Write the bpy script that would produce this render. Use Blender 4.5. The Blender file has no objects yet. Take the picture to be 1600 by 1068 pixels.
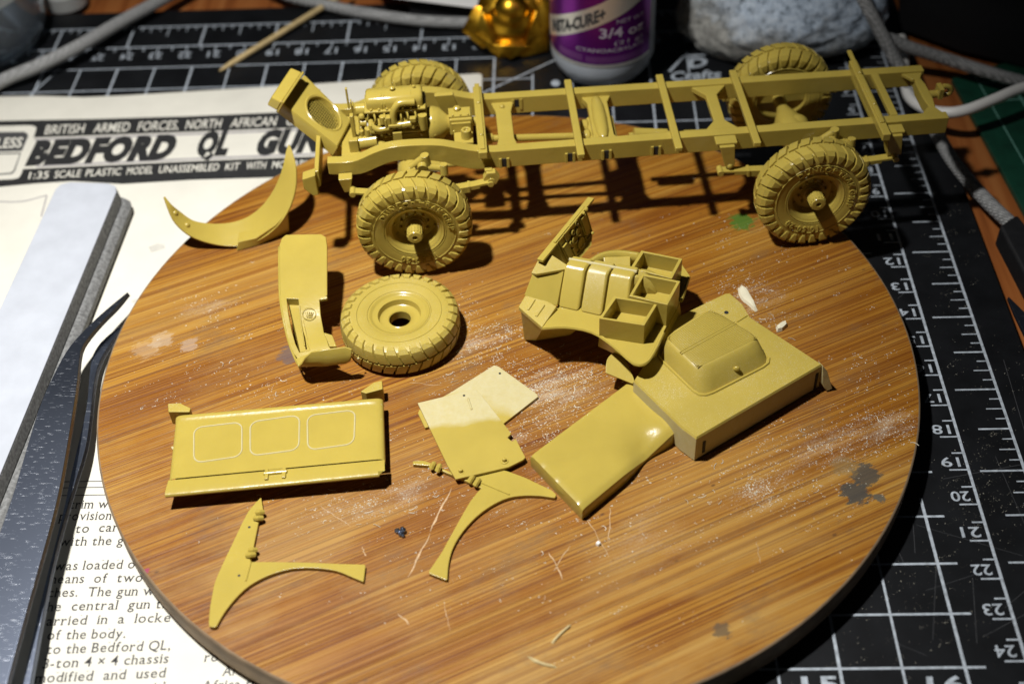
import bpy, bmesh, math, random
from mathutils import Vector, Matrix, noise
R = math.radians
random.seed(7)
S = bpy.context.scene
C = S.collection
S.unit_settings.system = 'METRIC'
S.unit_settings.scale_length = 0.01          # one unit is one centimetre

# ---------------------------------------------------------------- camera
FPX, CX, CY = 2000.404, 800.0, 534.0
CLOC = Vector((-9.34000, -37.85579, 23.70831))
CROT = (0.776980906, 0.0430307384, 0.013345587)
cd = bpy.data.cameras.new('camera'); cam = bpy.data.objects.new('camera', cd); C.objects.link(cam)
cam.location = CLOC; cam.rotation_euler = CROT
cd.sensor_width = 36; cd.sensor_fit = 'HORIZONTAL'; cd.lens = FPX * 36 / 1600
cd.clip_start = 0.5; cd.clip_end = 2000
cd.dof.use_dof = True; cd.dof.focus_distance = 30.6; cd.dof.aperture_fstop = 0.118
S.camera = cam
CM = cam.rotation_euler.to_matrix()

# ---------------------------------------------------------------- world, lamp, exposure
w = bpy.data.worlds.new("World"); S.world = w; w.use_nodes = True
bgn = w.node_tree.nodes['Background']
bgn.inputs[0].default_value = (0.75, 0.85, 1.0, 1); bgn.inputs[1].default_value = 0.009
LPOS = Vector((-21.0, -18.6, 38.0)); LAIM = Vector((-19.5, -20.0, 0.0))
ld = bpy.data.lights.new('desk_lamp_light', 'SPOT'); lo = bpy.data.objects.new('desk_lamp_light', ld); C.objects.link(lo)
lo.location = LPOS; lo.rotation_euler = (LAIM - LPOS).to_track_quat('-Z', 'Y').to_euler()
ld.energy = 110000; ld.spot_size = R(86); ld.spot_blend = 1.0; ld.shadow_soft_size = 0.95; ld.color = (1.0, 0.99, 0.975)
S.view_settings.view_transform = 'Standard'; S.view_settings.look = 'None'
S.view_settings.exposure = 0.0; S.view_settings.gamma = 1.0
S.render.engine = 'CYCLES'

# ---------------------------------------------------------------- points of the photograph on planes of the place
def ray(px, py):
    return CM @ Vector(((px - CX) / FPX, -(py - CY) / FPX, -1.0))
def at(px, py, z=0.0):
    d = ray(px, py); return CLOC + d * ((z - CLOC.z) / d.z)
BZ = 0.85                                    # top of the board
TH = R(4.9)
E1 = Vector((math.cos(TH), math.sin(TH), 0)); E2 = Vector((-math.sin(TH), math.cos(TH), 0))
_o = at(648, 368, 2.45); TRO = Vector((_o.x, _o.y, 0)) + E2 * 3.17; TRO.z = BZ
def tl(p):                                    # world -> truck
    d = p - TRO; return Vector((d.dot(E1), d.dot(E2), d.z))
def TP(px, py, Z): return tl(at(px, py, BZ + Z))
def TV(px, py, Y):
    d = ray(px, py); s = (Y - (CLOC - TRO).dot(E2)) / d.dot(E2); return tl(CLOC + d * s)

# ---------------------------------------------------------------- mesh building
class MB:
    def __init__(s): s.v = []; s.f = []; s.m = []
    def add(s, vs, fs, mi=0):
        n = len(s.v); s.v += [Vector(v) for v in vs]
        for f in fs: s.f.append([i + n for i in f]); s.m.append(mi)
        return s
    def box(s, c, d, rot=None, mi=0):
        x, y, z = d[0] / 2, d[1] / 2, d[2] / 2
        vs = [Vector(q) for q in ((-x,-y,-z),(x,-y,-z),(x,y,-z),(-x,y,-z),(-x,-y,z),(x,-y,z),(x,y,z),(-x,y,z))]
        if rot is not None: vs = [rot @ q for q in vs]
        return s.add([q + Vector(c) for q in vs], [(0,3,2,1),(4,5,6,7),(0,1,5,4),(1,2,6,5),(2,3,7,6),(3,0,4,7)], mi)
    def hexa(s, b, t, mi=0):                  # 4 bottom, 4 top corners
        return s.add(list(b) + list(t), [(0,3,2,1),(4,5,6,7),(0,1,5,4),(1,2,6,5),(2,3,7,6),(3,0,4,7)], mi)
    def prism(s, top, vec, mi=0):             # polygon extruded by vec
        vec = Vector(vec); n = len(top); top = [Vector(q) for q in top]
        return s.add(top + [q + vec for q in top], [tuple(range(n)), tuple(range(2*n-1, n-1, -1))] + [(i, i+n, (i+1) % n + n, (i+1) % n) for i in range(n)], mi)
    def loft(s, loops, caps=(True, True), closed=True, mi=0):
        n = len(loops[0]); vs = [q for l in loops for q in l]; fs = []
        for k in range(len(loops) - 1):
            for i in range(n if closed else n - 1):
                j = (i + 1) % n; fs.append((k*n+i, k*n+j, (k+1)*n+j, (k+1)*n+i))
        if caps[0]: fs.append(tuple(range(n-1, -1, -1)))
        if caps[1]: fs.append(tuple(range((len(loops)-1)*n, len(loops)*n)))
        return s.add(vs, fs, mi)
    def tube(s, pts, r, n=12, caps=True, mi=0):
        pts = [Vector(p) for p in pts]; loops = []; up = None
        for i, p in enumerate(pts):
            t = (pts[min(i+1, len(pts)-1)] - pts[max(i-1, 0)]).normalized()
            if up is None:
                up = Vector((0,0,1)) if abs(t.z) < .9 else Vector((1,0,0))
            a = t.cross(up).normalized(); b = a.cross(t).normalized(); up = b
            rr = r[i] if isinstance(r, (list, tuple)) else r
            loops.append([p + (a*math.cos(2*math.pi*k/n) + b*math.sin(2*math.pi*k/n))*rr for k in range(n)])
        return s.loft(loops, (caps, caps), True, mi)
    def lathe(s, prof, n=48, origin=(0,0,0), axis='Z', caps=(False, False), mi=0):
        o = Vector(origin); loops = []
        for h, r in prof:
            l = []
            for k in range(n):
                a = 2*math.pi*k/n; c, d = r*math.cos(a), r*math.sin(a)
                l.append(o + (Vector((c, d, h)) if axis == 'Z' else Vector((c, h, d)) if axis == 'Y' else Vector((h, c, d))))
            loops.append(l)
        return s.loft(loops, caps, True, mi)
    def sphere(s, c, r, n=16, sc=(1,1,1), mi=0):
        m = n // 2; loops = []
        for i in range(m + 1):
            t = math.pi * (0.02 + 0.96 * i / m)
            loops.append([Vector(c) + Vector((r*sc[0]*math.sin(t)*math.cos(2*math.pi*k/n), r*sc[1]*math.sin(t)*math.sin(2*math.pi*k/n), -r*sc[2]*math.cos(t))) for k in range(n)])
        return s.loft(loops, (True, True), True, mi)
    def move(s, M):
        s.v = [M @ q for q in s.v]; return s

def build(name, mb, mats, parent=None, bevel=0.0, smooth=38, loc=None, segs=2, solid=None, off=0.0):
    o0 = Vector(loc) if loc is not None else Vector((0,0,0))
    me = bpy.data.meshes.new(name)
    me.from_pydata([tuple(q - o0) for q in mb.v], [], mb.f); me.update()
    bm = bmesh.new(); bm.from_mesh(me)
    bmesh.ops.recalc_face_normals(bm, faces=bm.faces); bm.to_mesh(me); bm.free()
    if not isinstance(mats, (list, tuple)): mats = [mats]
    for m in mats: me.materials.append(m)
    if len(mats) > 1: me.polygons.foreach_set('material_index', mb.m)
    if smooth:
        me.polygons.foreach_set('use_smooth', [True]*len(me.polygons)); me.set_sharp_from_angle(angle=R(smooth))
    o = bpy.data.objects.new(name, me); C.objects.link(o); o.location = o0
    if parent is not None: o.parent = parent
    if solid:
        sm = o.modifiers.new('thickness', 'SOLIDIFY'); sm.thickness = solid; sm.offset = off; sm.use_even_offset = True
    if bevel:
        b = o.modifiers.new('edge', 'BEVEL'); b.width = bevel; b.segments = segs; b.limit_method = 'ANGLE'; b.angle_limit = R(40)
        b.harden_normals = bool(smooth)
    return o
def empty(name, loc, rz=0.0, parent=None):
    e = bpy.data.objects.new(name, None); C.objects.link(e); e.location = loc; e.rotation_euler = (0,0,rz); e.empty_display_size = 0.3
    if parent is not None: e.parent = parent
    return e
def tag(o, label, cat, group=None, kind=None):
    o['label'] = label; o['category'] = cat
    if group: o['group'] = group
    if kind: o['kind'] = kind
    return o
def base_of(mb):
    n = len(mb.v); z = min(q.z for q in mb.v)
    return Vector((sum(q.x for q in mb.v)/n, sum(q.y for q in mb.v)/n, z))
def single(name, mb, mats, label, cat, **k):
    g = k.pop('group', None)
    return tag(build(name, mb, mats, loc=base_of(mb), **k), label, cat, g)

def smoothpath(pts, n=8):
    pts = [Vector(p) for p in pts]; out = []
    for i in range(len(pts) - 1):
        p0, p1, p2, p3 = pts[max(i-1,0)], pts[i], pts[i+1], pts[min(i+2, len(pts)-1)]
        for k in range(n):
            t = k / n
            out.append(0.5*((2*p1) + (p2-p0)*t + (2*p0-5*p1+4*p2-p3)*t*t + (3*p1-p0-3*p2+p3)*t**3))
    return out + [pts[-1]]
def curve_px(pts, n=5):
    return [(q.x, q.y) for q in smoothpath([(a, b, 0) for a, b in pts], n)]

# ---------------------------------------------------------------- lettering
_tc = {}
def glyphs(txt, offset=0.0, extrude=0.0, spacing=1.0):
    key = (txt, offset, extrude, spacing)
    if key not in _tc:
        cu = bpy.data.curves.new('lettering', 'FONT'); cu.body = txt; cu.offset = offset; cu.extrude = extrude; cu.resolution_u = 3; cu.space_character = spacing
        ob = bpy.data.objects.new('lettering', cu)
        me = bpy.data.meshes.new_from_object(ob)
        _tc[key] = ([v.co.copy() for v in me.vertices], [tuple(p.vertices) for p in me.polygons])
        bpy.data.objects.remove(ob); bpy.data.curves.remove(cu); bpy.data.meshes.remove(me)
    return _tc[key]
CAP = None
def cap():
    global CAP
    if CAP is None: CAP = max(v.y for v in glyphs('H')[0])
    return CAP
def text_quad(mb, txt, bl, br, tl_, fn, offset=0.0, mi=0, spacing=1.0):
    vs, fs = glyphs(txt, offset, 0.0, spacing)
    x0 = min(v.x for v in vs); x1 = max(v.x for v in vs); h = cap()
    bl, br, tl_ = Vector(bl), Vector(br), Vector(tl_)
    out = []
    for v in vs:
        p = bl + (br - bl)*((v.x - x0)/(x1 - x0)) + (tl_ - bl)*(v.y/h); out.append(fn(p.x, p.y))
    mb.add(out, fs, mi)
_BOTL, _BOTR, _BOTM, _TOPL = 'fhklmnrpAFHKMNPRX', 'hmnAHKMNRXkdau', 'ifmltTI1', 'hiklmnrpubdwvTBDFHLQ'
def serif_text(mb, txt, bl, br, tl_, fn, offset=0.0):
    """italic line laid glyph by glyph, with short serifs on the stems"""
    x = 0.0; polys = []; H = cap()
    for ch in txt:
        if ch == ' ': x += 0.30; continue
        vs, fs = glyphs(ch, offset); x0 = min(v.x for v in vs); x1 = max(v.x for v in vs); y1 = max(v.y for v in vs); y0 = min(v.y for v in vs)
        polys.append(([(v.x - x0 + x, v.y) for v in vs], fs)); wd = x1 - x0
        def sf(cx, y, w_=.19, t=.035): polys.append(([(cx - w_/2, y - t/2), (cx + w_/2, y - t/2), (cx + w_/2, y + t/2), (cx - w_/2, y + t/2)], [(0, 1, 2, 3)]))
        if ch in _BOTL and ch != 'f': sf(x + .045, (y0 if ch == 'p' else 0.0) + .018)
        if ch in _BOTR: sf(x + wd - .045, .018)
        if ch in 'ilftT1m': sf(x + wd*.5, .018)
        if ch in _TOPL: sf(x + .01, (y1 if ch not in 'i' else H*.74) - .02, .13)
        if ch in 'uvw': sf(x + wd - .03, y1 - .02, .13)
        x += wd + .115
    bl, br, tl_ = Vector(bl), Vector(br), Vector(tl_)
    for ps, fs in polys:
        mb.add([fn(*(bl + (br - bl)*(a/x) + (tl_ - bl)*(b_/H)).xy) for a, b_ in ps], fs)
def strip(mb, a, b, wd, z, mi=0):
    a, b = Vector((a[0], a[1], z)), Vector((b[0], b[1], z)); d = (b - a).normalized(); n = Vector((-d.y, d.x, 0))*wd/2
    mb.add([a-n, b-n, b+n, a+n], [(0,1,2,3)], mi)

# ---------------------------------------------------------------- materials
def newmat(name):
    m = bpy.data.materials.new(name); m.use_nodes = True
    nt = m.node_tree; return m, nt, nt.nodes['Principled BSDF']
def N(nt, t, **k):
    n = nt.nodes.new(t)
    for a, b in k.items(): setattr(n, a, b)
    return n
def L(nt, a, b): nt.links.new(a, b)
def ramp(nt, fac, stops):
    r = N(nt, 'ShaderNodeValToRGB'); e = r.color_ramp.elements
    while len(e) < len(stops): e.new(0.5)
    for el, (p, c) in zip(e, stops):
        el.position = p; el.color = (c[0], c[1], c[2], 1) if isinstance(c, (tuple, list)) else (c, c, c, 1)
    L(nt, fac, r.inputs[0]); return r.outputs[0]
def mixc(nt, f, a, b, blend='MIX'):
    m = N(nt, 'ShaderNodeMix', data_type='RGBA', blend_type=blend)
    for i, x in ((0, f), (6, a), (7, b)):
        if hasattr(x, 'is_linked'): L(nt, x, m.inputs[i])
        elif i: m.inputs[i].default_value = (x[0], x[1], x[2], 1)
        else: m.inputs[i].default_value = x
    return m.outputs[2]
def math_(nt, op, a, b=0.0, c=0.0, clamp=False):
    m = N(nt, 'ShaderNodeMath', operation=op, use_clamp=clamp)
    for i, x in enumerate((a, b, c)):
        if hasattr(x, 'is_linked'): L(nt, x, m.inputs[i])
        else: m.inputs[i].default_value = x
    return m.outputs[0]
def tex_noise(nt, vec, scale, detail=4, rough=0.55, dist=0.0):
    n = N(nt, 'ShaderNodeTexNoise'); n.inputs['Scale'].default_value = scale; n.inputs['Detail'].default_value = detail
    n.inputs['Roughness'].default_value = rough; n.inputs['Distortion'].default_value = dist
    if vec is not None: L(nt, vec, n.inputs['Vector'])
    return n.outputs[0]
def ocoord(nt): return N(nt, 'ShaderNodeTexCoord').outputs['Object']
def mapping(nt, vec, scale=(1,1,1), rot=(0,0,0), loc=(0,0,0)):
    m = N(nt, 'ShaderNodeMapping'); L(nt, vec, m.inputs[0])
    m.inputs['Location'].default_value = loc; m.inputs['Rotation'].default_value = rot; m.inputs['Scale'].default_value = scale
    return m.outputs[0]
def bump(nt, b, h, strength=0.2, dist=0.01):
    n = N(nt, 'ShaderNodeBump'); n.inputs['Strength'].default_value = strength; n.inputs['Distance'].default_value = dist
    L(nt, h, n.inputs['Height']); L(nt, n.outputs[0], b.inputs['Normal'])
def simple(name, col, rough=0.5, metal=0.0, spec=0.5, var=0.0, vscale=3.0, bs=0.0, bscale=40.0):
    m, nt, b = newmat(name); b.inputs['Roughness'].default_value = rough; b.inputs['Metallic'].default_value = metal
    b.inputs['Specular IOR Level'].default_value = spec
    oc = ocoord(nt)
    n = tex_noise(nt, oc, vscale, 5)
    lo_ = tuple(c*(1-var) for c in col); hi = tuple(min(1, c*(1+var)) for c in col)
    L(nt, ramp(nt, n, [(0.3, lo_), (0.7, hi)]), b.inputs['Base Color'])
    if bs: bump(nt, b, tex_noise(nt, oc, bscale, 3), bs, 0.01)
    return m

PL = (0.415, 0.315, 0.060); PALE = (0.51, 0.455, 0.26)
def plastic(name, dust=0.25, rough=0.21, worn=0.0, mask=None):
    """moulded tan plastic; specks of sanding dust; 'worn' sanded pale share"""
    m, nt, b = newmat(name); oc = ocoord(nt)
    base = ramp(nt, tex_noise(nt, oc, 0.9, 4), [(0.3, tuple(c*0.94 for c in PL)), (0.7, tuple(c*1.06 for c in PL))])
    sp = tex_noise(nt, oc, 62, 2, 0.6); area = tex_noise(nt, oc, 1.1, 3)
    thr = math_(nt, 'MULTIPLY_ADD', area, -0.30, 0.92 - 0.22*dust)
    f = math_(nt, 'MULTIPLY', math_(nt, 'SUBTRACT', sp, thr), 22.0, clamp=True)
    f = math_(nt, 'MULTIPLY', f, 0.38)
    if worn or mask:
        wn = tex_noise(nt, oc, 7.0, 6, 0.7)
        wf = math_(nt, 'MULTIPLY_ADD', wn, 0.7, worn - 0.35, clamp=True)
        if mask: wf = math_(nt, 'MULTIPLY', mask(nt, oc), math_(nt, 'MULTIPLY_ADD', wn, 0.8, 0.35, clamp=True))
        base = mixc(nt, wf, base, PALE)
        L(nt, math_(nt, 'MULTIPLY_ADD', wf, 0.4, rough), b.inputs['Roughness'])
    else:
        L(nt, math_(nt, 'MULTIPLY_ADD', f, 0.4, rough), b.inputs['Roughness'])
    L(nt, mixc(nt, f, base, (0.75, 0.72, 0.60)), b.inputs['Base Color'])
    b.inputs['Specular IOR Level'].default_value = 0.5
    b.inputs['Subsurface Weight'].default_value = 0.12
    b.inputs['Subsurface Radius'].default_value = (0.09, 0.065, 0.02); b.inputs['Subsurface Scale'].default_value = 1.0
    hb = math_(nt, 'ADD', math_(nt, 'MULTIPLY', tex_noise(nt, oc, 3.5, 3), 1.0), math_(nt, 'MULTIPLY', f, 0.35))
    bump(nt, b, hb, 0.35, 0.02)
    return m
M_PL = plastic('tan_plastic', 0.15)
M_PLD = plastic('tan_plastic_dusty', 0.62, 0.36)
M_PLS = plastic('tan_plastic_sanded', 0.6, 0.42, worn=0.62)

def bamboo():
    m, nt, b = newmat('bamboo'); oc = ocoord(nt)
    rv0 = mapping(nt, oc, (1,1,1), (0,0,R(-26)))
    sx = N(nt, 'ShaderNodeSeparateXYZ'); L(nt, rv0, sx.inputs[0])
    sv = math_(nt, 'DIVIDE', sx.outputs[1], 1.7)
    sid = math_(nt, 'FLOOR', sv)
    wn = N(nt, 'ShaderNodeTexWhiteNoise', noise_dimensions='1D'); L(nt, sid, wn.inputs['W'])
    cx3 = N(nt, 'ShaderNodeCombineXYZ'); L(nt, math_(nt, 'MULTIPLY', wn.outputs[0], 60.0), cx3.inputs[0]); L(nt, math_(nt, 'MULTIPLY', wn.outputs[0], 7.0), cx3.inputs[2])
    va = N(nt, 'ShaderNodeVectorMath', operation='ADD'); L(nt, rv0, va.inputs[0]); L(nt, cx3.outputs[0], va.inputs[1]); rv = va.outputs[0]
    joint = ramp(nt, math_(nt, 'FRACT', sv), [(0.0, 0.55), (0.012, 0.45), (0.03, 0.0)])
    st = mapping(nt, rv, (0.035, 6.0, 1)); fi = mapping(nt, rv, (0.12, 42.0, 1)); fn_ = mapping(nt, rv, (0.075, 29.0, 1), (0,0,0), (3,5,0)); fb = mapping(nt, rv, (0.05, 11.0, 1), (0,0,0), (1,9,0))
    n1 = tex_noise(nt, st, 1.0, 4, 0.6); n2 = tex_noise(nt, fi, 1.0, 3, 0.6); n3 = tex_noise(nt, fn_, 1.0, 4, 0.6); n4 = tex_noise(nt, fb, 1.0, 3, 0.6)
    blot = tex_noise(nt, mapping(nt, rv0, (0.25, 0.5, 1)), 1.0, 5, 0.6)
    t = math_(nt, 'ADD', math_(nt, 'MULTIPLY', n1, 0.45), math_(nt, 'MULTIPLY', n2, 0.30))
    t = math_(nt, 'ADD', t, math_(nt, 'MULTIPLY', blot, 0.25))
    t = math_(nt, 'ADD', t, math_(nt, 'MULTIPLY_ADD', wn.outputs[0], 0.11, -0.055))
    col = ramp(nt, t, [(0.36, (0.165, 0.053, 0.005)), (0.45, (0.260, 0.100, 0.009)), (0.53, (0.335, 0.154, 0.017)), (0.65, (0.41, 0.226, 0.042))])
    dk = math_(nt, 'MULTIPLY', ramp(nt, n3, [(0.51, 0.0), (0.57, 1.0)]), ramp(nt, n2, [(0.40, 0.35), (0.58, 1.0)]))
    dk2 = ramp(nt, n4, [(0.55, 0.0), (0.66, 0.5)])
    col = mixc(nt, dk2, col, (0.19, 0.066, 0.007)); col = mixc(nt, dk, col, (0.120, 0.029, 0.003)); col = mixc(nt, joint, col, (0.09, 0.025, 0.004))
    # worn, greyed areas in the middle and towards the front
    wa = math_(nt, 'MULTIPLY', ramp(nt, tex_noise(nt, mapping(nt, rv0, (0.22, 0.5, 1)), 1.0, 6, 0.65), [(0.43, 0.0), (0.62, 1.0)]), ramp(nt, n2, [(0.35, 0.35), (0.6, 1.0)]))
    sp = N(nt, 'ShaderNodeSeparateXYZ'); L(nt, oc, sp.inputs[0])
    fr = math_(nt, 'MULTIPLY_ADD', sp.outputs[1], -0.055, 0.50, clamp=True)
    lf = math_(nt, 'MULTIPLY_ADD', sp.outputs[0], -0.028, 0.86, clamp=True)
    wa = math_(nt, 'MULTIPLY', wa, math_(nt, 'MULTIPLY', fr, lf))
    col = mixc(nt, math_(nt, 'MULTIPLY', wa, 0.65), col, (0.40, 0.25, 0.082))
    gm_ = ramp(nt, tex_noise(nt, mapping(nt, rv0, (0.45, 0.8, 1), (0,0,0), (7,2,0)), 1.0, 7, 0.7), [(0.56, 0.0), (0.68, 0.55)])
    col = mixc(nt, math_(nt, 'MULTIPLY', gm_, ramp(nt, n2, [(0.38, .4), (.6, 1.0)])), col, (0.13, 0.085, 0.05))
    # small dark pores
    vo = N(nt, 'ShaderNodeTexVoronoi'); L(nt, mapping(nt, rv0, (0.9, 1.6, 1)), vo.inputs['Vector']); vo.inputs['Scale'].default_value = 0.9
    pr = ramp(nt, vo.outputs['Distance'], [(0.025, 0.8), (0.06, 0.0)])
    col = mixc(nt, pr, col, (0.09, 0.04, 0.015))
    # paint stains: (x, y, radius, stretch, colour, strength)
    for (px, py, r, cc, s_) in ((1160, 346, .36, (0.05, 0.15, 0.02), .85), (1352, 742, .34, (0.065, 0.058, 0.045), .9), (1336, 770, .33, (0.06, 0.055, 0.045), .95), (1320, 728, .30, (0.2, 0.13, 0.05), .6), (1375, 778, .13, (0.09, 0.085, 0.065), .9),
                            (229, 891, .06, (0.28, 0.03, 0.09), .8), (252, 532, .30, (0.48, 0.38, 0.26), .45), (228, 545, .35, (0.52, 0.40, 0.26), .25), (297, 538, .25, (0.45, 0.36, 0.28), .4), (450, 556, .3, (0.10, 0.08, 0.08), .7), (1126, 984, .18, (0.1,0.07,0.04), .8)):
        q = at(px, py, BZ)
        dx = mapping(nt, oc, (1, 1, 0), (0,0,0), (-(q.x - BC.x), -(q.y - BC.y), 0))
        ns = N(nt, 'ShaderNodeTexNoise'); ns.inputs['Scale'].default_value = 5.0; ns.inputs['Detail'].default_value = 8; ns.inputs['Roughness'].default_value = 0.75; L(nt, mapping(nt, rv, (.55, 1.5, 1)), ns.inputs['Vector'])
        ln = N(nt, 'ShaderNodeVectorMath', operation='LENGTH'); L(nt, dx, ln.inputs[0])
        dd = math_(nt, 'ADD', ln.outputs['Value'], math_(nt, 'MULTIPLY_ADD', ns.outputs[0], r*3.2, -r*1.6))
        k = ramp(nt, math_(nt, 'DIVIDE', dd, r), [(0.85, s_), (1.02, 0.0)])
        col = mixc(nt, k, col, cc)
    # ground-in sanding dust, broken up by a fine grain
    for px, py, rx, s_ in ((865, 612, 1.3, .75), (795, 690, .9, .45), (1385, 662, .9, .6), (1290, 700, 1.6, .4), (1185, 768, .9, .6), (1190, 470, 1.1, .5), (640, 765, .8, .5), (560, 795, .9, .4), (735, 540, 1.0, .5), (330, 480, .8, .4), (880, 740, 1.3, .3), (1000, 845, 1.5, .25)):
        q = at(px, py, BZ); dx = mapping(nt, rv0, (.55, 1, 0))
        c2 = Matrix.Rotation(R(-26), 3, 'Z') @ Vector((q.x - BC.x, q.y - BC.y, 0))
        dv = N(nt, 'ShaderNodeVectorMath', operation='DISTANCE'); L(nt, dx, dv.inputs[0]); dv.inputs[1].default_value = (c2.x*.55, c2.y, 0)
        gr = tex_noise(nt, oc, 26, 4, .75); g2 = tex_noise(nt, mapping(nt, rv0, (.8, 2.2, 1)), 1.2, 4, .6)
        k = math_(nt, 'MULTIPLY_ADD', dv.outputs['Value'], -1.0/rx, 1.0, clamp=True)
        k = math_(nt, 'ADD', math_(nt, 'MULTIPLY', k, .42), math_(nt, 'MULTIPLY_ADD', gr, 1.1, math_(nt, 'MULTIPLY_ADD', g2, .9, -1.28)))
        k = math_(nt, 'MULTIPLY', k, ramp(nt, dv.outputs['Value'], [(rx*.3/4, s_), (min(.99, rx*1.1/4), 0.0)]) if False else math_(nt, 'MULTIPLY', math_(nt, 'MULTIPLY_ADD', dv.outputs['Value'], -1.6/rx, 1.7, clamp=True), s_*1.9), clamp=True)
        col = mixc(nt, k, col, (0.58, 0.52, 0.42))
    L(nt, col, b.inputs['Base Color'])
    L(nt, math_(nt, 'MULTIPLY_ADD', n1, 0.25, 0.34), b.inputs['Roughness'])
    b.inputs['Specular IOR Level'].default_value = 0.25
    hb = math_(nt, 'SUBTRACT', math_(nt, 'MULTIPLY', n2, 0.5), dk)
    bump(nt, b, hb, 0.35, 0.02)
    return m
BC = Vector((-10.80, -15.735, 0.0)); BR = 10.015
M_BAM = bamboo()
M_EDGE = simple('board_edge', (0.22, 0.15, 0.085), 0.7, var=0.25, vscale=2)
M_MAT = simple('black_vinyl', (0.0065, 0.007, 0.008), 0.42, spec=0.28, var=0.35, vscale=1.2, bs=0.25, bscale=60)
M_LINE = simple('printed_line', (0.38, 0.42, 0.46), 0.6, var=0.32, vscale=7)
M_DESK = None
def wood_desk():
    m, nt, b = newmat('desk_wood'); oc = ocoord(nt)
    n = tex_noise(nt, mapping(nt, oc, (2.5, 0.10, 1)), 1.0, 6, 0.6, 0.4)
    L(nt, ramp(nt, n, [(0.3, (0.20, 0.055, 0.012)), (0.5, (0.33, 0.105, 0.025)), (0.7, (0.42, 0.16, 0.045))]), b.inputs['Base Color'])
    b.inputs['Roughness'].default_value = 0.4; return m
M_DESK = wood_desk()
M_PAPER = simple('paper', (0.64, 0.615, 0.53), 0.85, var=0.06, vscale=0.6, bs=0.35, bscale=3)
M_INK = simple('ink_and_hole_shade', (0.012, 0.012, 0.012), 0.7, var=0.3, vscale=5)  # black for print, and for shade painted into slots and rivet holes
M_INKT = simple('text_ink', (0.045, 0.042, 0.04), 0.8, var=0.3, vscale=20)
M_INKG = simple('grey_ink', (0.36, 0.34, 0.33), 0.8, var=0.1)
M_INKD = simple('dark_grey_ink', (0.045, 0.045, 0.045), 0.8, var=0.1)

# ---------------------------------------------------------------- desk and mats
mb = MB(); mb.box((0, -10, -1.8), (260, 200, 3.0))
d_ = build('desk', mb, M_DESK, loc=(0, -10, -0.3), bevel=0.3); d_['kind'] = 'structure'

mroot = MB()
c_ = [(2.27, 2.35), (-62, 2.35), (-62, -46), (2.27, -46)]
mroot.prism([(a, b, 0.0) for a, b in c_], (0, 0, -0.295))
mat = build('cutting_mat', mroot, M_MAT, loc=(-30, -22, -0.295), bevel=0.03)
tag(mat, 'large black cutting mat with white grid and rulers under the round board', 'cutting mat')
ml = Vector((-30, -22, -0.295))
def flat(name, mb, m, parent, ploc):
    return build(name, mb, m, parent=parent, smooth=0, loc=None).__class__ and _fix(name, ploc)
def printed(name, mb, m, parent, ploc):
    mb.v = [q - Vector(ploc) for q in mb.v]
    return build(name, mb, m, parent=parent, smooth=0)
ZL = 0.004
g = MB(); lw = 0.055
for i in range(1, 22):                      # vertical grid lines
    x = -1.27*i
    top = -1.27 if i >= 9 or i in (4, 5, 6, 7, 8) else -4.0
    if i == 8: top = -2.3
    if i in (1, 2, 3): top = -19.8
    strip(g, (x, top), (x, -45), lw if i % 2 == 0 else lw*1.25, ZL)
for j in range(1, 34):
    y = -1.27*j
    x1 = -0.85 if j > 8 else (-11.43 if j == 1 else (-10.16 if j == 2 else -3.9))
    strip(g, (-60 if j > 1 else -26.67, y), (x1, y), lw, ZL + 0.002)
strip(g, (0, 0), (0, -45), 0.07, ZL); strip(g, (-60, 0), (0, 0), 0.07, ZL + 0.002)
strip(g, (1.27, 1.27), (1.27, -45), 0.07, ZL); strip(g, (-60, 1.27), (1.27, 1.27), 0.07, ZL + 0.002)
for k in range(0, 90):                      # centimetre ticks, right and back
    l = 0.44 if k % 2 == 0 else 0.28
    y = -k*0.5
    if 0 < k: strip(g, (-l, y), (0, y), 0.042, ZL + 0.004)
for k in range(1, 120):
    l = 0.40 if k % 2 == 0 else 0.26
    strip(g, (-k*0.5, -l), (-k*0.5, 0), 0.04, ZL + 0.004)
for k in range(1, 150):                     # inch ticks in eighths
    y = 1.27 - k*2.54/8
    l = 1.02 if k % 8 == 0 else 0.76 if k % 4 == 0 else 0.42 if k % 2 == 0 else 0.27
    if y > -45: strip(g, (1.27 - l, y), (1.27, y), 0.05 if k % 4 == 0 else 0.035, ZL + 0.004)
    x = 1.27 - k*2.54/8
    l = 1.27 if k % 8 == 0 else 0.62 if k % 4 == 0 else 0.34 if k % 2 == 0 else 0.24
    if x > -60: strip(g, (x, 1.27 - l), (x, 1.27), 0.07 if k % 8 == 0 else 0.035, ZL + 0.004)
a0, a1 = at(745, 150), at(872, 92); strip(g, (a0.x, a0.y), (a1.x, a1.y), 0.06, ZL + 0.006)
a0, a1 = at(40, 156), at(92, 109); strip(g, (a0.x, a0.y), (a1.x, a1.y), 0.05, ZL + 0.006)
printed('printed_grid', g, M_LINE, mat, ml)['kind'] = 'stuff'
for n_ in range(1, 45):                     # upside-down centimetre numbers
    t = str(n_); wd = 0.20 if n_ < 10 else 0.43
    y = -n_ + 0.10; xr = -0.15
    if y < -26: continue
    g = MB(); text_quad(g, t, (xr, y + 0.27, 0), (xr - wd, y + 0.27, 0), (xr, y + 0.0, 0), lambda a, b: Vector((a, b, ZL)), 0.012); printed('printed_number', g, M_LINE, mat, ml)
for n_ in range(1, 58):
    x = -n_
    t = str(n_); wd = 0.24 if n_ < 10 else 0.44
    if x < -34: continue
    g = MB(); text_quad(g, t, (x + wd/2, -0.38, 0), (x - wd/2, -0.38, 0), (x + wd/2, -0.72, 0), lambda a, b: Vector((a, b, ZL)), 0.012); printed('printed_number', g, M_LINE, mat, ml)
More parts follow.
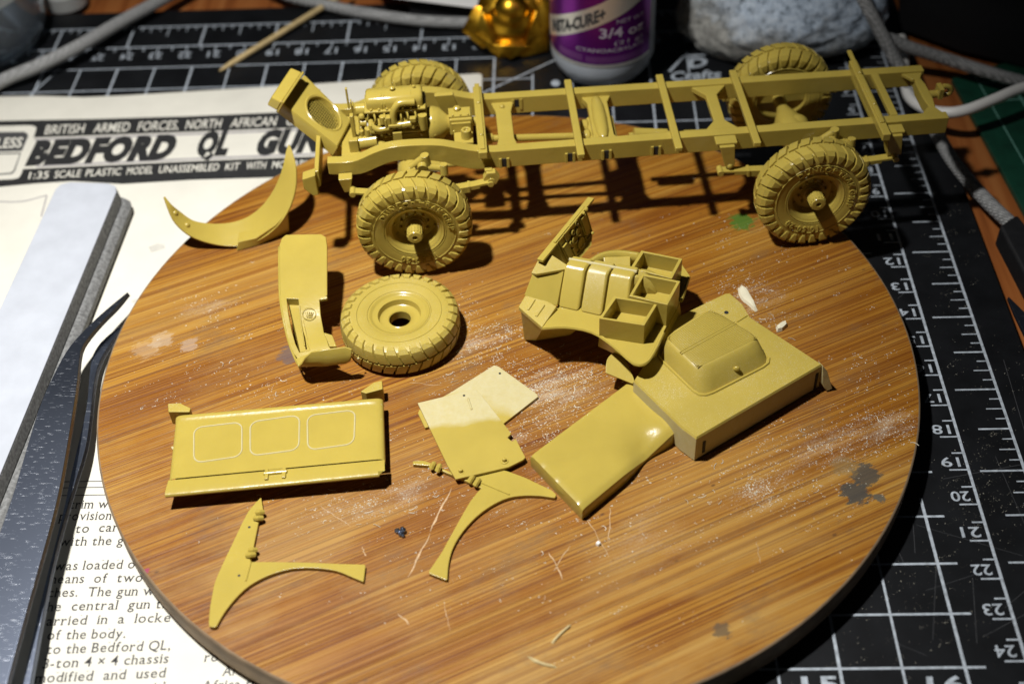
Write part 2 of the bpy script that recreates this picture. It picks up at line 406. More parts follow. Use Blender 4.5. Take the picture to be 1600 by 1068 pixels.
for t, cx in (('15', 1284), ('16', 1480)):
    g = MB(); text_quad(g, t, (cx - 30, 1080, 0), (cx + 27, 1079, 0), (cx - 33, 1057, 0), lambda a, b: at(a, b, ZL), 0.03, spacing=1.15); printed('printed_number', g, M_LINE, mat, ml)
g = MB()                                    # maker's emblem
text_quad(g, 'Crafts', (1047, 126, 0), (1126, 122, 0), (1049, 113, 0), lambda a, b: at(a, b, ZL), 0.03); printed('printed_emblem', g, M_LINE, mat, ml)
g = MB(); text_quad(g, 'D', (1074, 106, 0), (1104, 104, 0), (1077, 92, 0), lambda a, b: at(a, b, ZL + .002), 0.05); printed('printed_emblem', g, M_LINE, mat, ml)
for a, b in (((1046, 112), (1068, 88)), ((1068, 88), (1105, 86))):
    g = MB(); q0, q1 = at(*a), at(*b); strip(g, (q0.x, q0.y), (q1.x, q1.y), 0.10, ZL); printed('printed_emblem', g, M_LINE, mat, ml)
g = MB(); g.add([at(868 + 7*math.cos(t*.5236), 130 + 5*math.sin(t*.5236), ZL + .008) for t in range(12)], [tuple(range(12))]); printed('printed_dot', g, M_LINE, mat, ml)

# green mat on the right
q = [at(1487, 122, -0.1), at(1640, 402, -0.1), at(2100, 380, -0.1), at(1700, 60, -0.1)]
M_GREEN = simple('green_vinyl', (0.006, 0.055, 0.030), 0.5, var=0.25, vscale=2)
mb = MB(); mb.prism([(v.x, v.y, -0.10) for v in q], (0, 0, -0.19))
gm = tag(build('green_cutting_mat', mb, M_GREEN, loc=(6, -5, -0.29), bevel=0.03), 'dark green cutting mat with pale grid lines on the desk beside the black mat', 'cutting mat')
M_GLINE = simple('pale_green_line', (0.16, 0.38, 0.30), 0.6, var=0.2, vscale=6)
g = MB(); e0, e1 = at(1487, 122, -0.1), at(1640, 402, -0.1); ed = (e1 - e0).normalized(); en = Vector((-ed.y, ed.x, 0))
if en.x < 0: en = -en
for i, dd in enumerate((0.75, 1.75, 2.75, 3.75, 4.75)):
    strip(g, (e0 + en*dd), (e0 + en*dd + ed*9.0), 0.07 if i == 1 else 0.04, -0.094)
for i in range(9):
    s0 = e0 + ed*(0.4 + i*1.0) + en*(1.75 if i > 1 else .75); strip(g, s0, s0 + en*6, 0.05, -0.092)
printed('printed_grid', g, M_GLINE, gm, (6, -5, -0.29))['kind'] = 'stuff'

# ---------------------------------------------------------------- instruction sheet (folded, several layers)
PZ = 0.07
sheet = empty('instruction_sheet', (-22, -14, 0.006))
tag(sheet, 'folded printed kit instruction sheet with black title band, under the board', 'paper')
sl = Vector((-22, -14, 0.006))
def outline(dz, k):
    top = [(-160, 157 - k*0.0), (0, 151), (60, 150), (130, 152), (200, 149), (330, 141), (450, 134), (600, 124), (748, 115), (753, 117)]
    pts = [at(a, b + k, dz) for a, b in top]
    pts += [at(752, 200, dz), at(700, 330, dz), at(640, 1300, dz), at(-420, 1300, dz)]
    return pts
for k, (dz, dy) in enumerate(((0.016, 0), (0.034, 7), (0.052, 13), (PZ, 20))):
    mb = MB(); mb.prism(outline(dz, dy), (0, 0, -0.012)); mb.v = [q - sl for q in mb.v]
    build('page', mb, M_PAPER, parent=sheet, smooth=0)
FP = lambda a, b: at(a, b, PZ + 0.003)
FP2 = lambda a, b: at(a, b, PZ + 0.006)
FP3 = lambda a, b: at(a, b, PZ + 0.009)
def poly_px(mb, pts, fn): mb.add([fn(a, b) for a, b in pts], [tuple(range(len(pts)))])
def band(mb, up, lo_, fn):
    n = len(up); mb.add([fn(a, b) for a, b in up] + [fn(a, b) for a, b in lo_], [(i, i+1, n+i+1, n+i) for i in range(n-1)])
bk = MB()
xs = [-60, 0, 54, 150, 300, 442, 520]
def lin(x, pts):
    for (a, b), (c, d) in zip(pts, pts[1:]):
        if x <= c: return b + (d - b)*(x - a)/(c - a)
    return pts[-1][1]
tu = [(-60, 190), (0, 189), (150, 186), (300, 181.6), (442, 175.5), (520, 172)]
tb = [(-60, 218), (0, 216.5), (54, 215), (150, 211.6), (300, 206), (442, 200.5), (520, 197)]
bu = [(-60, 266), (0, 265), (52, 263.5), (150, 259), (300, 252), (400, 248), (520, 243.5)]
bl_ = [(-60, 296), (0, 292), (56, 286.6), (112, 283), (191, 287.5), (300, 281), (415, 277.5), (520, 273)]
band(bk, [(x, lin(x, tu)) for x in xs], [(x, lin(x, tb)) for x in xs], FP)
xs2 = [-60, 0, 56, 112, 191, 300, 415, 520]
band(bk, [(x, lin(x, bu)) for x in xs2], [(x, lin(x, bl_)) for x in xs2], FP)
band(bk, [(-60, 216), (-20, 216), (36, 216)], [(-60, 268), (-20, 268), (20, 268)], FP)
def pr(name, mb, m):
    mb.v = [q - sl for q in mb.v]; return build(name, mb, m, parent=sheet, smooth=0)
pr('printed_band', bk, M_INK)
for t, a, b_, c_ in (('BEDFORD', (40, 256, 0), (266, 246, 0), (56, 223, 0)), ('QL', (304, 241.5, 0), (354, 239.5, 0), (316, 209, 0)), ('GUN', (396, 240, 0), (496, 234, 0), (410, 207, 0))):
    bk = MB(); text_quad(bk, t, a, b_, c_, FP2, 0.078, spacing=1.1); pr('printed_title', bk, M_INK)
gl = MB()
for dy0 in (2.5, ):
    band(gl, [(x, lin(x, tb) + 1.6) for x in xs[2:]], [(x, lin(x, tb) + 5.2) for x in xs[2:]], FP)
    band(gl, [(x, lin(x, bu) - 5.4) for x in xs2[2:]], [(x, lin(x, bu) - 1.8) for x in xs2[2:]], FP)
poly_px(gl, [(-60, 316.5), (0, 316), (20, 316.5), (40, 315), (73, 306), (73, 304), (40, 313), (20, 314.5), (0, 314), (-60, 314.5)], FP)
poly_px(gl, [(72, 305), (74.5, 305), (66, 338), (63, 338)], FP)
gl.v = [q - sl for q in gl.v]; build('printed_rule', gl, M_INKG, parent=sheet, smooth=0)
def up_text(t, x0, x1, off_, ht, dy=0):
    b0, b1 = lin(x0, tb) - off_ + dy, lin(x1, tb) - off_ + dy
    wt = MB(); text_quad(wt, t, (x0, b0, 0), (x1 - 3, b1, 0), (x0 + 4, b0 - ht, 0), FP2, 0.008); pr('printed_word', wt, M_PAPER)
for t, a, b in (('BRITISH', 69, 133), ('ARMED', 145, 204), ('FORCES,', 214, 281), ('NORTH', 289, 347), ('AFRICAN', 359, 433), ('CAMPAIGN', 446, 528)):
    up_text(t, a, b, 4.5, 14)
for t, a, b in (('1:35', 44, 77), ('SCALE', 84, 127), ('PLASTIC', 133, 190), ('MODEL', 197, 240), ('UNASSEMBLED', 247, 343), ('KIT', 351, 375), ('WITH', 383, 416), ('MOVABLE', 424, 490)):
    b0, b1 = lin(a, bu) + 16, lin(b, bu) + 16
    wt = MB(); text_quad(wt, t, (a, b0, 0), (b - 2, b1, 0), (a + 3, b0 - 11, 0), FP2, 0.008); pr('printed_word', wt, M_PAPER)
wt = MB(); poly_px(wt, curve_px([(-60, 198), (0, 197), (44, 196), (54, 198), (56, 204), (42, 245), (33, 272), (25, 279), (0, 281), (-60, 284)], 3), FP2)
pr('badge_frame', wt, M_PAPER)
bd = MB(); poly_px(bd, [(-60, 207), (38, 206), (43, 209), (44, 213), (34, 236), (-60, 239)], FP3); pr('badge_panel', bd, M_INKD)
bd = MB(); poly_px(bd, [(-60, 241), (33, 238.5), (31.5, 243), (23, 268), (18, 272), (-60, 277)], FP3); pr('badge_panel', bd, M_INKD)
bd = MB(); poly_px(bd, [(-60, 243), (31, 240.5), (21, 267), (16, 270), (-60, 275)], lambda a, b: at(a, b, PZ + .012)); pr('badge_panel', bd, M_PAPER)
bd = MB(); text_quad(bd, 'PEERLESS', (-52, 233, 0), (33, 230, 0), (-48, 218, 0), lambda a, b: at(a, b, PZ + .012), 0.02); pr('badge_lettering', bd, M_PAPER)
LN = (('trim w', 108, 168, 794, 793), ('provision', 92, 173, 812.5, 811), ('to  car', 117, 184, 832, 829), ('with the g', 92, 192, 852.5, 850),
      ('was loaded o', 84, 210, 890.5, 887), ('means  of  two', 72, 222, 911, 908), ('ches.  The gun w', 74, 240, 932, 929), ('the  central  gun tr', 62, 262, 954.5, 949),
      ('carried  in  a  locke', 60, 266, 977, 970.5), ('of the body.', 73, 196, 998.5, 995.5), ('to the Bedford QL,', 72, 266, 1021, 1014), ('3-ton 4 × 4 chassis', 66, 263, 1043.5, 1034.5),
      ('modified  and  used', 54, 258, 1066, 1057), ('as an  ammunition with', 46, 262, 1089, 1079), ('ro', 319, 340, 1033, 1032), ('Ar', 347, 370, 1055, 1053.5), ('Africa the', 315, 412, 1078, 1073))
for t, a, b, y0, y1 in LN:
    cap_h = 13.5 + (y0 - 790)*0.006
    tx = MB(); serif_text(tx, t, (a, y0, 0), (b + 2, y1, 0), (a + 3.2, y0 - cap_h, 0), FP, 0.006); pr('printed_line', tx, M_INKT)['kind'] = 'stuff'
for y in (751.5, 761, 773):
    tx = MB(); poly_px(tx, [(80, y + 1.5), (200, y - .5), (200, y - 1.7), (80, y + .3)], FP); pr('printed_rule', tx, M_INKT)
M_SMUDGE = simple('pencil_smudge', (0.50, 0.48, 0.42), .9, var=.12, vscale=6)
for pts in ([(232, 386), (246, 380), (256, 382), (258, 388), (244, 392), (236, 394)], [(205, 470), (214, 466), (216, 470), (208, 474)]):
    tx = MB(); poly_px(tx, pts, FP); pr('smudge', tx, M_SMUDGE)

# ---------------------------------------------------------------- the round bamboo board
mb = MB()
prof = [(0.09, BR - 0.12), (0.12, BR - 0.05), (0.17, BR), (BZ - 0.05, BR), (BZ - 0.015, BR - 0.012), (BZ, BR - 0.05)]
mb.lathe(prof, 160, (BC.x, BC.y, 0), caps=(True, False), mi=1)
top = [Vector((BC.x + (BR-0.05)*math.cos(2*math.pi*k/160), BC.y + (BR-0.05)*math.sin(2*math.pi*k/160), BZ)) for k in range(160)]
mb.add(top, [tuple(range(160))], 0)
board = build('bamboo_board', mb, [M_BAM, M_EDGE], loc=(BC.x, BC.y, 0.09), smooth=50)
tag(board, 'round bamboo board with paint stains and scratches carrying the model kit parts', 'board')

M_SCR = simple('scratched_wood', (0.46, 0.31, 0.17), 0.8, var=0.3, vscale=14)
for x0_, y0_, x1_, y1_, w_ in ((706, 762, 672, 830, .05), (672, 832, 638, 902, .045), (500, 790, 548, 822, .016), (858, 862, 880, 905, .03), (890, 852, 866, 892, .02), (905, 790, 953, 870, .02), (953, 792, 951, 846, .02), (694, 936, 703, 984, .016), (566, 853, 571, 868, .03), (622, 958, 640, 975, .03), (690, 602, 640, 597, .014), (1182, 845, 1188, 880, .012)):
    mb = MB(); a, b_ = at(x0_, y0_, BZ + .003), at(x1_, y1_, BZ + .003); d = (b_ - a).normalized(); n_ = Vector((-d.y, d.x, 0)); up, dn = [], []
    for k in range(9):
        p = a.lerp(b_, k/8) + n_*random.uniform(-.02, .02); t = w_*random.uniform(.2, .6)*(0.25 if k in (0, 8) else 1); up.append(p + n_*t); dn.append(p - n_*t)
    mb.loft([up, dn], (False, False), False); mb.v = [q - Vector((BC.x, BC.y, .09)) for q in mb.v]; build('scratch', mb, M_SCR, parent=board, smooth=0)
M_CUT = simple('cut_mark', (0.035, 0.036, 0.038), 0.8, var=.3)
for k_ in range(26):
    px, py = random.uniform(1230, 1620), random.uniform(420, 1060); q = at(px, py, .0015); a = random.uniform(0, 3.14); l_ = random.uniform(.4, 2.4); d = Vector((math.cos(a), math.sin(a), 0))
    if math.hypot(q.x - BC.x, q.y - BC.y) < BR + .4 or q.x > 1.9: continue
    mb = MB(); strip(mb, q, q + d*l_, random.uniform(.008, .016), .0015 + k_*.0001); printed('cut_mark', mb, M_CUT, mat, ml)
# ---------------------------------------------------------------- the model truck chassis
truck = empty('model_truck_chassis', TRO, TH)
tag(truck, 'unpainted tan model truck chassis with engine and four wheels at the back of the board', 'model chassis')
def tb_(name, mb, parent=truck, mat=M_PL, bevel=0.02, **k): return build(name, mb, mat, parent=parent, bevel=bevel, **k)
V = Vector
RT = 2.65; RB = 2.13
prof_t = [(-2.13, 2.72), (-1.47, 2.70), (-0.88, 2.93), (-0.43, 3.05), (0.19, 3.06), (0.8, 3.0), (1.25, 2.87), (1.72, 2.73), (2.2, 2.66), (14.16, 2.60)]
prof_b = [(14.16, 2.10), (2.31, 2.12), (1.67, 2.13), (1.21, 2.28), (0.86, 2.44), (0.45, 2.54), (-0.05, 2.60), (-0.45, 2.58), (-0.81, 2.46), (-1.36, 2.26), (-2.15, 2.34)]
sm_t = [(q.x, q.y) for q in smoothpath([(a, b, 0) for a, b in prof_t[:-1]], 4)] + [prof_t[-1]]
sm_b = [prof_b[0]] + [(q.x, q.y) for q in smoothpath([(a, b, 0) for a, b in prof_b[1:]], 4)]
rail_x = [r[0] for r in sm_t]
def zof(x, pts):
    pts = sorted(pts)
    for (a, b), (c, d) in zip(pts, pts[1:]):
        if x <= c: return b + (d - b)*(x - a)/max(1e-6, c - a)
    return pts[-1][1]
def rail(Y0, Y1, end=14.16, inner=1):
    """channel: web on the outside, flanges inward"""
    mb = MB(); xs_ = sorted(set([round(a, 3) for a in rail_x] + [2.9, 3.9, 6.3, 8.4, 11, 13.2]))
    loops = []
    for x in [min(max(a, -2.13), end) for a in xs_]:
        t, b = zof(x, sm_t), zof(x, sm_b)
        k = -0.18*max(0, x - 2.2)/12 if Y0 > 0 else 0.0
        loops.append([V((x, Y0 + k, b)), V((x, Y1 + k, b)), V((x, Y1 + k, t)), V((x, Y0 + k, t))])
    mb.loft(loops)
    return mb
r1 = tb_('frame_rail', rail(-1.33, -1.04), smooth=25, bevel=0.025)
r2 = tb_('frame_rail', rail(1.04, 1.33, 14.16), smooth=25, bevel=0.025)
# near rail slots: notched blocks proud of the web, their inner shade painted black
for px in (788, 891, 947.5, 1024):
    q = TV(px, 255, -1.33)
    mb = MB()
    for s in (-1, 1): mb.box((q.x + s*0.10, -1.345, 2.28), (0.07, 0.05, 0.30))
    mb.box((q.x, -1.337, 2.28), (0.12, 0.02, 0.26), mi=1)
    tb_('slot_with_shade', mb, r1, [M_PL, M_INK], bevel=0.008)
for px in (808,):
    q = TV(px, 168, 1.04); mb = MB()
    for s in (-1, 1): mb.box((q.x + s*0.11, 1.03, 2.42), (0.08, 0.05, 0.34))
    mb.box((q.x, 1.037, 2.45), (0.13, 0.02, 0.26), mi=1); tb_('slot_with_shade', mb, r2, [M_PL, M_INK], bevel=0.008)  # black insert paints the shade inside the far rail's slot

# body bearers lying across both rails
for (fx, fy), (nx, ny), wd, h in (((747, 141), (750.5, 238), 0.24, 0.22), ((888.5, 123), (903, 241), 0.20, 0.15), ((1032, 115), (1055, 231), 0.20, 0.13), ((1147, 108), (1177, 223), 0.20, 0.14), ((1337, 97), (1379, 210), 0.22, 0.22)):
    a, b = TP(fx, fy, RT + h), TP(nx, ny, RT + h)
    a.x = (a.x + b.x)/2 + (a.x - b.x)*0.25; b.x = a.x - 0.0
    ylo, yhi = min(b.y, -1.5), max(a.y, 1.40 - 0.18*max(0, a.x - 2.2)/12)
    mb = MB(); mb.box((a.x, (ylo + yhi)/2, RT + h/2 - 0.01), (wd, yhi - ylo, h))
    be = tb_('crossbar', mb, bevel=0.03)
    if h > 0.2:
        mb = MB(); mb.box((a.x, 0.0, RT + h), (wd*0.55, yhi - ylo - .05, 0.07)); tb_('strip', mb, be)
        mb = MB(); mb.sphere((a.x, 0.55, RT + h + 0.02), 0.07, 10); mb.sphere((a.x, -0.9, RT + h + .02), 0.06, 10); tb_('peg', mb, be, bevel=0)
# cross members between the rails
def cross(name, x, w_end, w_mid, z, th, flare=0.35, skew=0.0):
    Y = 1.05; Yf = 1.06 - 0.18*max(0, x - 2.2)/12; pts = [(-Y, w_end), (-Y + flare, w_mid), (Yf - flare, w_mid), (Yf, w_end)]
    top = [V((x + a/2 + skew*y, y, z)) for y, a in pts] + [V((x - a/2 + skew*y, y, z)) for y, a in reversed(pts)]
    mb = MB(); mb.prism(top, (0, 0, -th)); return tb_(name, mb, bevel=0.025)
xA = TP(789, 197, 2.5).x; cross('cross_member', xA, 0.62, 0.42, 2.52, 0.14, 0.45)
mb = MB(); mb.sphere((xA - .02, 0.82, 2.52), 0.08, 12); tb_('boss', mb, bevel=0)
xB = TP(938, 184, 2.5).x
cb = cross('cross_member', xB, 0.80, 0.55, 2.50, 0.20, 0.3)
mb = MB(); loops = []
for y, r_ in ((-0.92, .06), (-0.85, .12), (-0.6, .17), (0, .19), (0.55, .17), (0.85, .12), (0.95, .05)):
    loops.append([V((xB - 0.02 + r_*math.cos(k*math.pi/6), y, 2.52 + 0.75*r_*math.sin(k*math.pi/6))) for k in range(12)])
mb.loft(loops); tb_('rib', mb, cb, bevel=0)
xC = TP(1119, 177, 2.5).x; cross('cross_member', xC, 0.95, 0.30, 2.58, 0.16, 0.42)
xD = TP(1365, 150, 2.5).x
for dx, w_ in ((-0.34, 0.10), (0.24, 0.2)):
    mb = MB(); mb.box((xD + dx, -.08, 2.56), (w_, 1.96, 0.14)); tb_('cross_member', mb)
xE = TP(1452, 160, 2.5).x
mb = MB(); loops = []
for y, a, z in ((-1.05, .30, .10), (-0.75, .16, .2), (-0.35, .26, .22), (0.3, .26, .22), (0.65, .16, .2), (0.88, .34, .12)):
    loops.append([V((xE - a/2, y, 2.42 - z)), V((xE + a/2, y, 2.42 - z)), V((xE + a/2, y, 2.46 + z*.4)), V((xE - a/2, y, 2.46 + z*.4))])
mb.loft(loops); rear = tb_('rear_cross_member', mb, bevel=0.03)
mb = MB(); mb.tube([(xE + .1, 0, 2.42), (xE + .42, 0, 2.42)], 0.11, 10)
mb.tube(smoothpath([(xE + .40, 0.02, 2.40), (xE + .62, 0.02, 2.36), (xE + .74, 0.02, 2.46), (xE + .66, 0.02, 2.60), (xE + .5, 0.02, 2.64)], 4), 0.075, 10)
mb.box((xE + .42, 0, 2.5), (.12, .34, .30)); tb_('tow_hook', mb, bevel=0.015)
for s in (-1, 1):
    ye = 1.03 if s < 0 else .87
    mb = MB(); mb.prism([V((xE - .38, s*ye, 2.55)), V((xE + .2, s*ye, 2.55)), V((xE + .05, s*(ye - .3), 2.55)), V((xE - .15, s*(ye - .3), 2.55))], (0, 0, -.1)); tb_('gusset', mb, rear)

# wheels
def tyre_mb(r0=1.44, lug=0.06, nl=30, short=False):
    mb = MB()
    hp = [(.27, .72), (.34, .76), (.365, .84), (.38, 1.0), (.385, 1.14), (.37, 1.26), (.33, 1.36), (.22, 1.425)]
    pr = [(-a, c) for a, c in hp] + [(0, r0)] + [(a, c) for a, c in reversed(hp)]
    mb.lathe(pr, 96, axis='Y')
    pth = [(-.03, 1.44, 1.0), (-.18, 1.435, 1.0), (-.285, 1.41, 1.0), (-.35, 1.33, .85), (-.378, 1.24, .62), (-.388, 1.15, .42), (-.385, 1.03, .40), (-.375, .92, .35)]
    outs = [(0, lug), (-.01, lug), (-.04, lug*.85), (-.06, lug*.5), (-.04, .012), (-.022, .004), (-.018, .0), (-.012, .0)]
    for sgn in (-1, 1):
        for i in range(nl):
            a0 = 2*math.pi*(i + (0.5 if sgn > 0 else 0))/nl
            long_ = (i % 3 == 0)
            pp = pth[:5] if short else pth[:-2]
            loops = []
            for (y, r, wf), (dy, dr) in zip(pp, outs):
                hw = (0.122 if short else 0.112)*wf; sk = 0.05*(1 - (abs(y) / .45))*3
                ang = a0 + sk*0.9
                l = []
                for (da, dd) in ((-hw*1.15, 0), (hw*1.15, 0), (hw, 1), (-hw, 1)):
                    rr = r - 0.03 + (0.03 + dr)*dd; yy = (y + dy*dd + (0.02 if dd == 0 and abs(y) > .3 else 0))
                    aa = ang + da/1.45
                    l.append(V((rr*math.cos(aa), -sgn*yy if sgn > 0 else yy, rr*math.sin(aa))))
                loops.append(l)
            mb.loft(loops)
    for rr, yy in ((1.06, -.384), (0.80, -.352)):
        for sgn in (-1, 1):
            mb.lathe([(sgn*(-yy) - .012*sgn, rr - .018), (sgn*(-yy) + .014*sgn, rr), (sgn*(-yy) - .012*sgn, rr + .018)], 96, axis='Y')
    return mb
def rim_mb(deep=True):
    mb = MB()
    if deep:
        pr = [(-.27, .77), (-.345, .77), (-.36, .75), (-.345, .72), (-.33, .71), (-.315, .66), (-.29, .64), (-.26, .595), (-.10, .56), (-.03, .50), (-.01, .40), (-.03, .31), (-.07, .28), (-.07, .0001)]
    else:
        pr = [(-.27, .77), (-.345, .77), (-.36, .75), (-.345, .71), (-.32, .69), (-.31, .66), (-.305, .63), (-.295, .54), (-.15, .51), (-.13, .48), (-.13, .32), (-.15, .29), (-.13, .27), (.1, .27)]
    mb.lathe(pr, 64, axis='Y'); return mb
def lettering_ring(parts):
    mb = MB()
    for txt, a_mid, r, size in parts:
        vs, fs = glyphs(txt, 0.012, 0.0, 1.3)
        x0 = min(v.x for v in vs); x1 = max(v.x for v in vs); k = size/cap(); xm = (x0 + x1)/2
        out = []; out2 = []
        for v in vs:
            a = a_mid - (v.x - xm)*k/r; rr = r + (v.y*k - size/2)
            yb = -.362 - 0.02*min(1, max(0, (rr - .84)/.16))
            out.append(V((rr*math.cos(a), yb - .004, rr*math.sin(a)))); out2.append(V((rr*math.cos(a), yb - .032, rr*math.sin(a))))
        n = len(out); fcs = [tuple(i + n for i in f) for f in fs]
        ec = {}
        for f in fs:
            for i in range(len(f)):
                e = (f[i], f[(i+1) % len(f)]); ec[e] = ec.get(e, 0) + 1
        for (a, b) in list(ec):
            if (b, a) not in ec: fcs.append((a, b, b + n, a + n))
        mb.add(out + out2, fcs)
    return mb
ty_m, rim_m = tyre_mb(), rim_mb()
let_f = [lettering_ring([q]) for q in (('DUNLOP', R(112), .945, .15), ('TRAK', R(55), .945, .15), ('GRIP', R(13), .945, .15), ('10.50-20', R(268), .945, .15))]
hub_m = MB()
hub_m.lathe([(-.05, .26), (-.11, .25), (-.13, .205), (-.58, .185), (-.60, .17), (-.605, .07), (-.52, .06), (-.52, .0001)], 28, axis='Y')
for k in range(16):
    a = 2*math.pi*k/16; hub_m.box((.19*math.cos(a), -.34, .19*math.sin(a)), (.030, .42, .034), Matrix.Rotation(-a, 3, 'Y'))
bolt_m = []
for k in range(10):
    a = 2*math.pi*(k + .3)/10; m_ = MB(); m_.lathe([(-.03, .035), (-.10, .035), (-.12, .02), (-.12, .0001)], 8, (.36*math.cos(a), .02, .36*math.sin(a)), 'Y'); bolt_m.append(m_)
    a = 2*math.pi*(k + .8)/10; m_ = MB(); m_.lathe([(-.06, .022), (-.13, .022), (-.135, .0001)], 6, (.52*math.cos(a), .03, .52*math.sin(a)), 'Y'); bolt_m.append(m_)
back_m = MB(); back_m.lathe([(.27, .77), (.345, .77), (.33, .70), (.2, .66), (.12, .5), (.12, .0001)], 64, axis='Y')
first = {}
def wheel(x, y, near, rot, tilt=(0, 0)):
    wroot = empty('wheel', (x, y, 1.51), 0, truck)
    wroot.rotation_euler = (tilt[0], 0 if near else 0, (0 if near else math.pi) + tilt[1])
    lst = [('tyre', 'tyre', ty_m), ('rim', 'rim', rim_m), ('rim_back', 'rim_back', back_m), ('hub', 'hub', hub_m)] + [('tyre_lettering', 'l%d' % i, m) for i, m in enumerate(let_f)] + [('wheel_bolt', 'b%d' % i, m) for i, m in enumerate(bolt_m)]
    for nm, key, m_ in lst:
        if not near and nm == 'wheel_bolt' or not near and nm == 'tyre_lettering': continue
        if key in first: o = bpy.data.objects.new(nm, first[key].data); C.objects.link(o); o.parent = wroot
        else: o = build(nm, m_, M_PL, parent=wroot, bevel=0, smooth=35 if nm != 'tyre' else 30); first[key] = o
        if nm in ('tyre', 'tyre_lettering'): o.rotation_euler = (0, rot, 0)
    return wroot
wheel(0.0, -2.56, True, R(-4)); wheel(0.25, 2.46, False, 0)
wheel(10.37, -2.56, True, R(18), (R(-3), R(3))); wheel(10.48, 1.88, False, R(5))

# axles, springs and hangers
for x, dx in ((0.0, -.35), (10.4, 0.0)):
    mb = MB(); mb.tube([(x, -2.1, 1.53), (x, -1.0, 1.55), (x, -.6 + dx, 1.55), (x, -.2 + dx, 1.55), (x, .3 + dx, 1.55), (x, 1.0, 1.55), (x, 2.1, 1.53)], [.17, .17, .26, .42, .42, .18, .17], 14)
    ax = tb_('axle', mb, bevel=0)
    mb = MB(); mb.tube([(x + (.35 if x < 5 else -.75), dx, 1.6), (x + (.75 if x < 5 else -.3), dx, 1.6)], [.14, .26] if x > 5 else [.26, .14], 12); tb_('differential_nose', mb, ax, bevel=0.01)
q = TV(1237, 190, 0.1)
mb = MB(); mb.tube([(q.x, .1, 1.75), (q.x, .1, q.z + .06)], [.20, .15], 12); mb.sphere((q.x + .15, .1, 1.62), .36, 16); tb_('axle_peg', mb, bevel=0.02)
def spring(x0, x1, y, z0, z1, zm):
    root = empty('leaf_spring', (0, 0, 0), 0, truck); n = 5
    for k in range(n):
        f = k*0.16; mb = MB(); loops = []
        for i in range(9):
            t = f*.5 + (1 - f)*i/8; x = x0 + (x1 - x0)*t; z = z0 + (z1 - z0)*t - (zm)*4*t*(1-t) - k*0.062
            loops.append([V((x, y - .11, z)), V((x, y + .11, z)), V((x, y + .11, z + .055)), V((x, y - .11, z + .055))])
        mb.loft(loops); tb_('spring_leaf', mb, root, bevel=0)
    mb = MB()
    for t in (.16, .84):
        x = x0 + (x1 - x0)*t; z = z0 + (z1 - z0)*t - zm*4*t*(1-t); mb.box((x, y, z - .02), (.07, .26, .2))
    for x, z in ((x0, z0), (x1, z1)): mb.tube([(x, y - .14, z), (x, y + .14, z)], .085, 10)
    tb_('spring_clip', mb, root, bevel=0.01)
for y in (-1.72, 1.72):
    spring(-1.55, 2.05, y, 2.02, 2.0, .18); spring(8.1, 12.75, y, 1.75, 1.75, .1)
def hanger(px, py, px2, py2, wtop, wbot, Y=-1.62, capw=True, mx=1):
    a, b = TV(px, py, Y), TV(px2, py2, Y)
    mb = MB(); mb.hexa([V((b.x - wbot, Y - .14, b.z)), V((b.x + wbot, Y - .14, b.z)), V((b.x + wbot, Y + .14, b.z)), V((b.x - wbot, Y + .14, b.z))],
                       [V((a.x - wtop, Y - .16, a.z)), V((a.x + wtop, Y - .16, a.z)), V((a.x + wtop, Y + .3, a.z)), V((a.x - wtop, Y + .3, a.z))])
    if capw: mb.box((a.x, Y + .10, a.z + .02), (wtop*2 + .16, .34, .08)); mb.sphere((b.x, Y - .1, b.z), .09, 10)
    return tb_('spring_hanger', mb, bevel=0.02)
hanger(1135, 224, 1139, 255, .20, .13); hanger(1396, 207, 1395, 238, .21, .19)
for s in (-1, 1):
    mb = MB(); mb.hexa([V((-1.78, s*1.5 - .1, 1.92)), V((-1.62, s*1.5 - .1, 1.92)), V((-1.62, s*1.5 + .1, 1.92)), V((-1.78, s*1.5 + .1, 1.92))],
                       [V((-1.88, s*1.5 - .14, 2.38)), V((-1.52, s*1.5 - .14, 2.38)), V((-1.52, s*1.5 + .14, 2.38)), V((-1.88, s*1.5 + .14, 2.38))]); tb_('spring_hanger', mb)
    mb = MB(); mb.lathe([(-.1, .22), (.1, .22)], 6, (2.08, s*1.62, 2.08), 'Y', (True, True)); mb.tube([(2.08, s*1.62 - s*(-.16), 2.06), (2.08, s*1.62 + s*.2, 2.06)], .1, 10)
    mb.box((2.02, s*1.55, 2.15), (.2, .16, .3)); tb_('spring_shackle', mb, bevel=0.015)
for (x, z) in ((0.32, 2.56), (11.0, 2.35)):     # lever shock absorbers outside the near rail
    mb = MB(); Y = -1.48
    mb.tube([(x - .55, Y - .1, z - .28), (x - .16, Y - .1, z - .06)], .09, 10); mb.tube([(x - .30, Y - .03, z - .05), (x + .06, Y - .03, z + .22)], .10, 10)
    mb.tube([(x, Y + .1, z + .06), (x, Y - .25, z + .02)], .13, 12); mb.tube([(x + .1, Y - .06, z - .06), (x + .55, Y - .06, z - .16)], .10, 10)
    mb.tube([(x + .55, Y - .14, z - .28), (x + .55, Y - .1, z + .02)], .11, 10); mb.tube([(x + .08, Y - .02, z + .30), (x + .12, Y - .02, z - .02)], .12, 10)
    tb_('shock_absorber', mb, bevel=0.01)
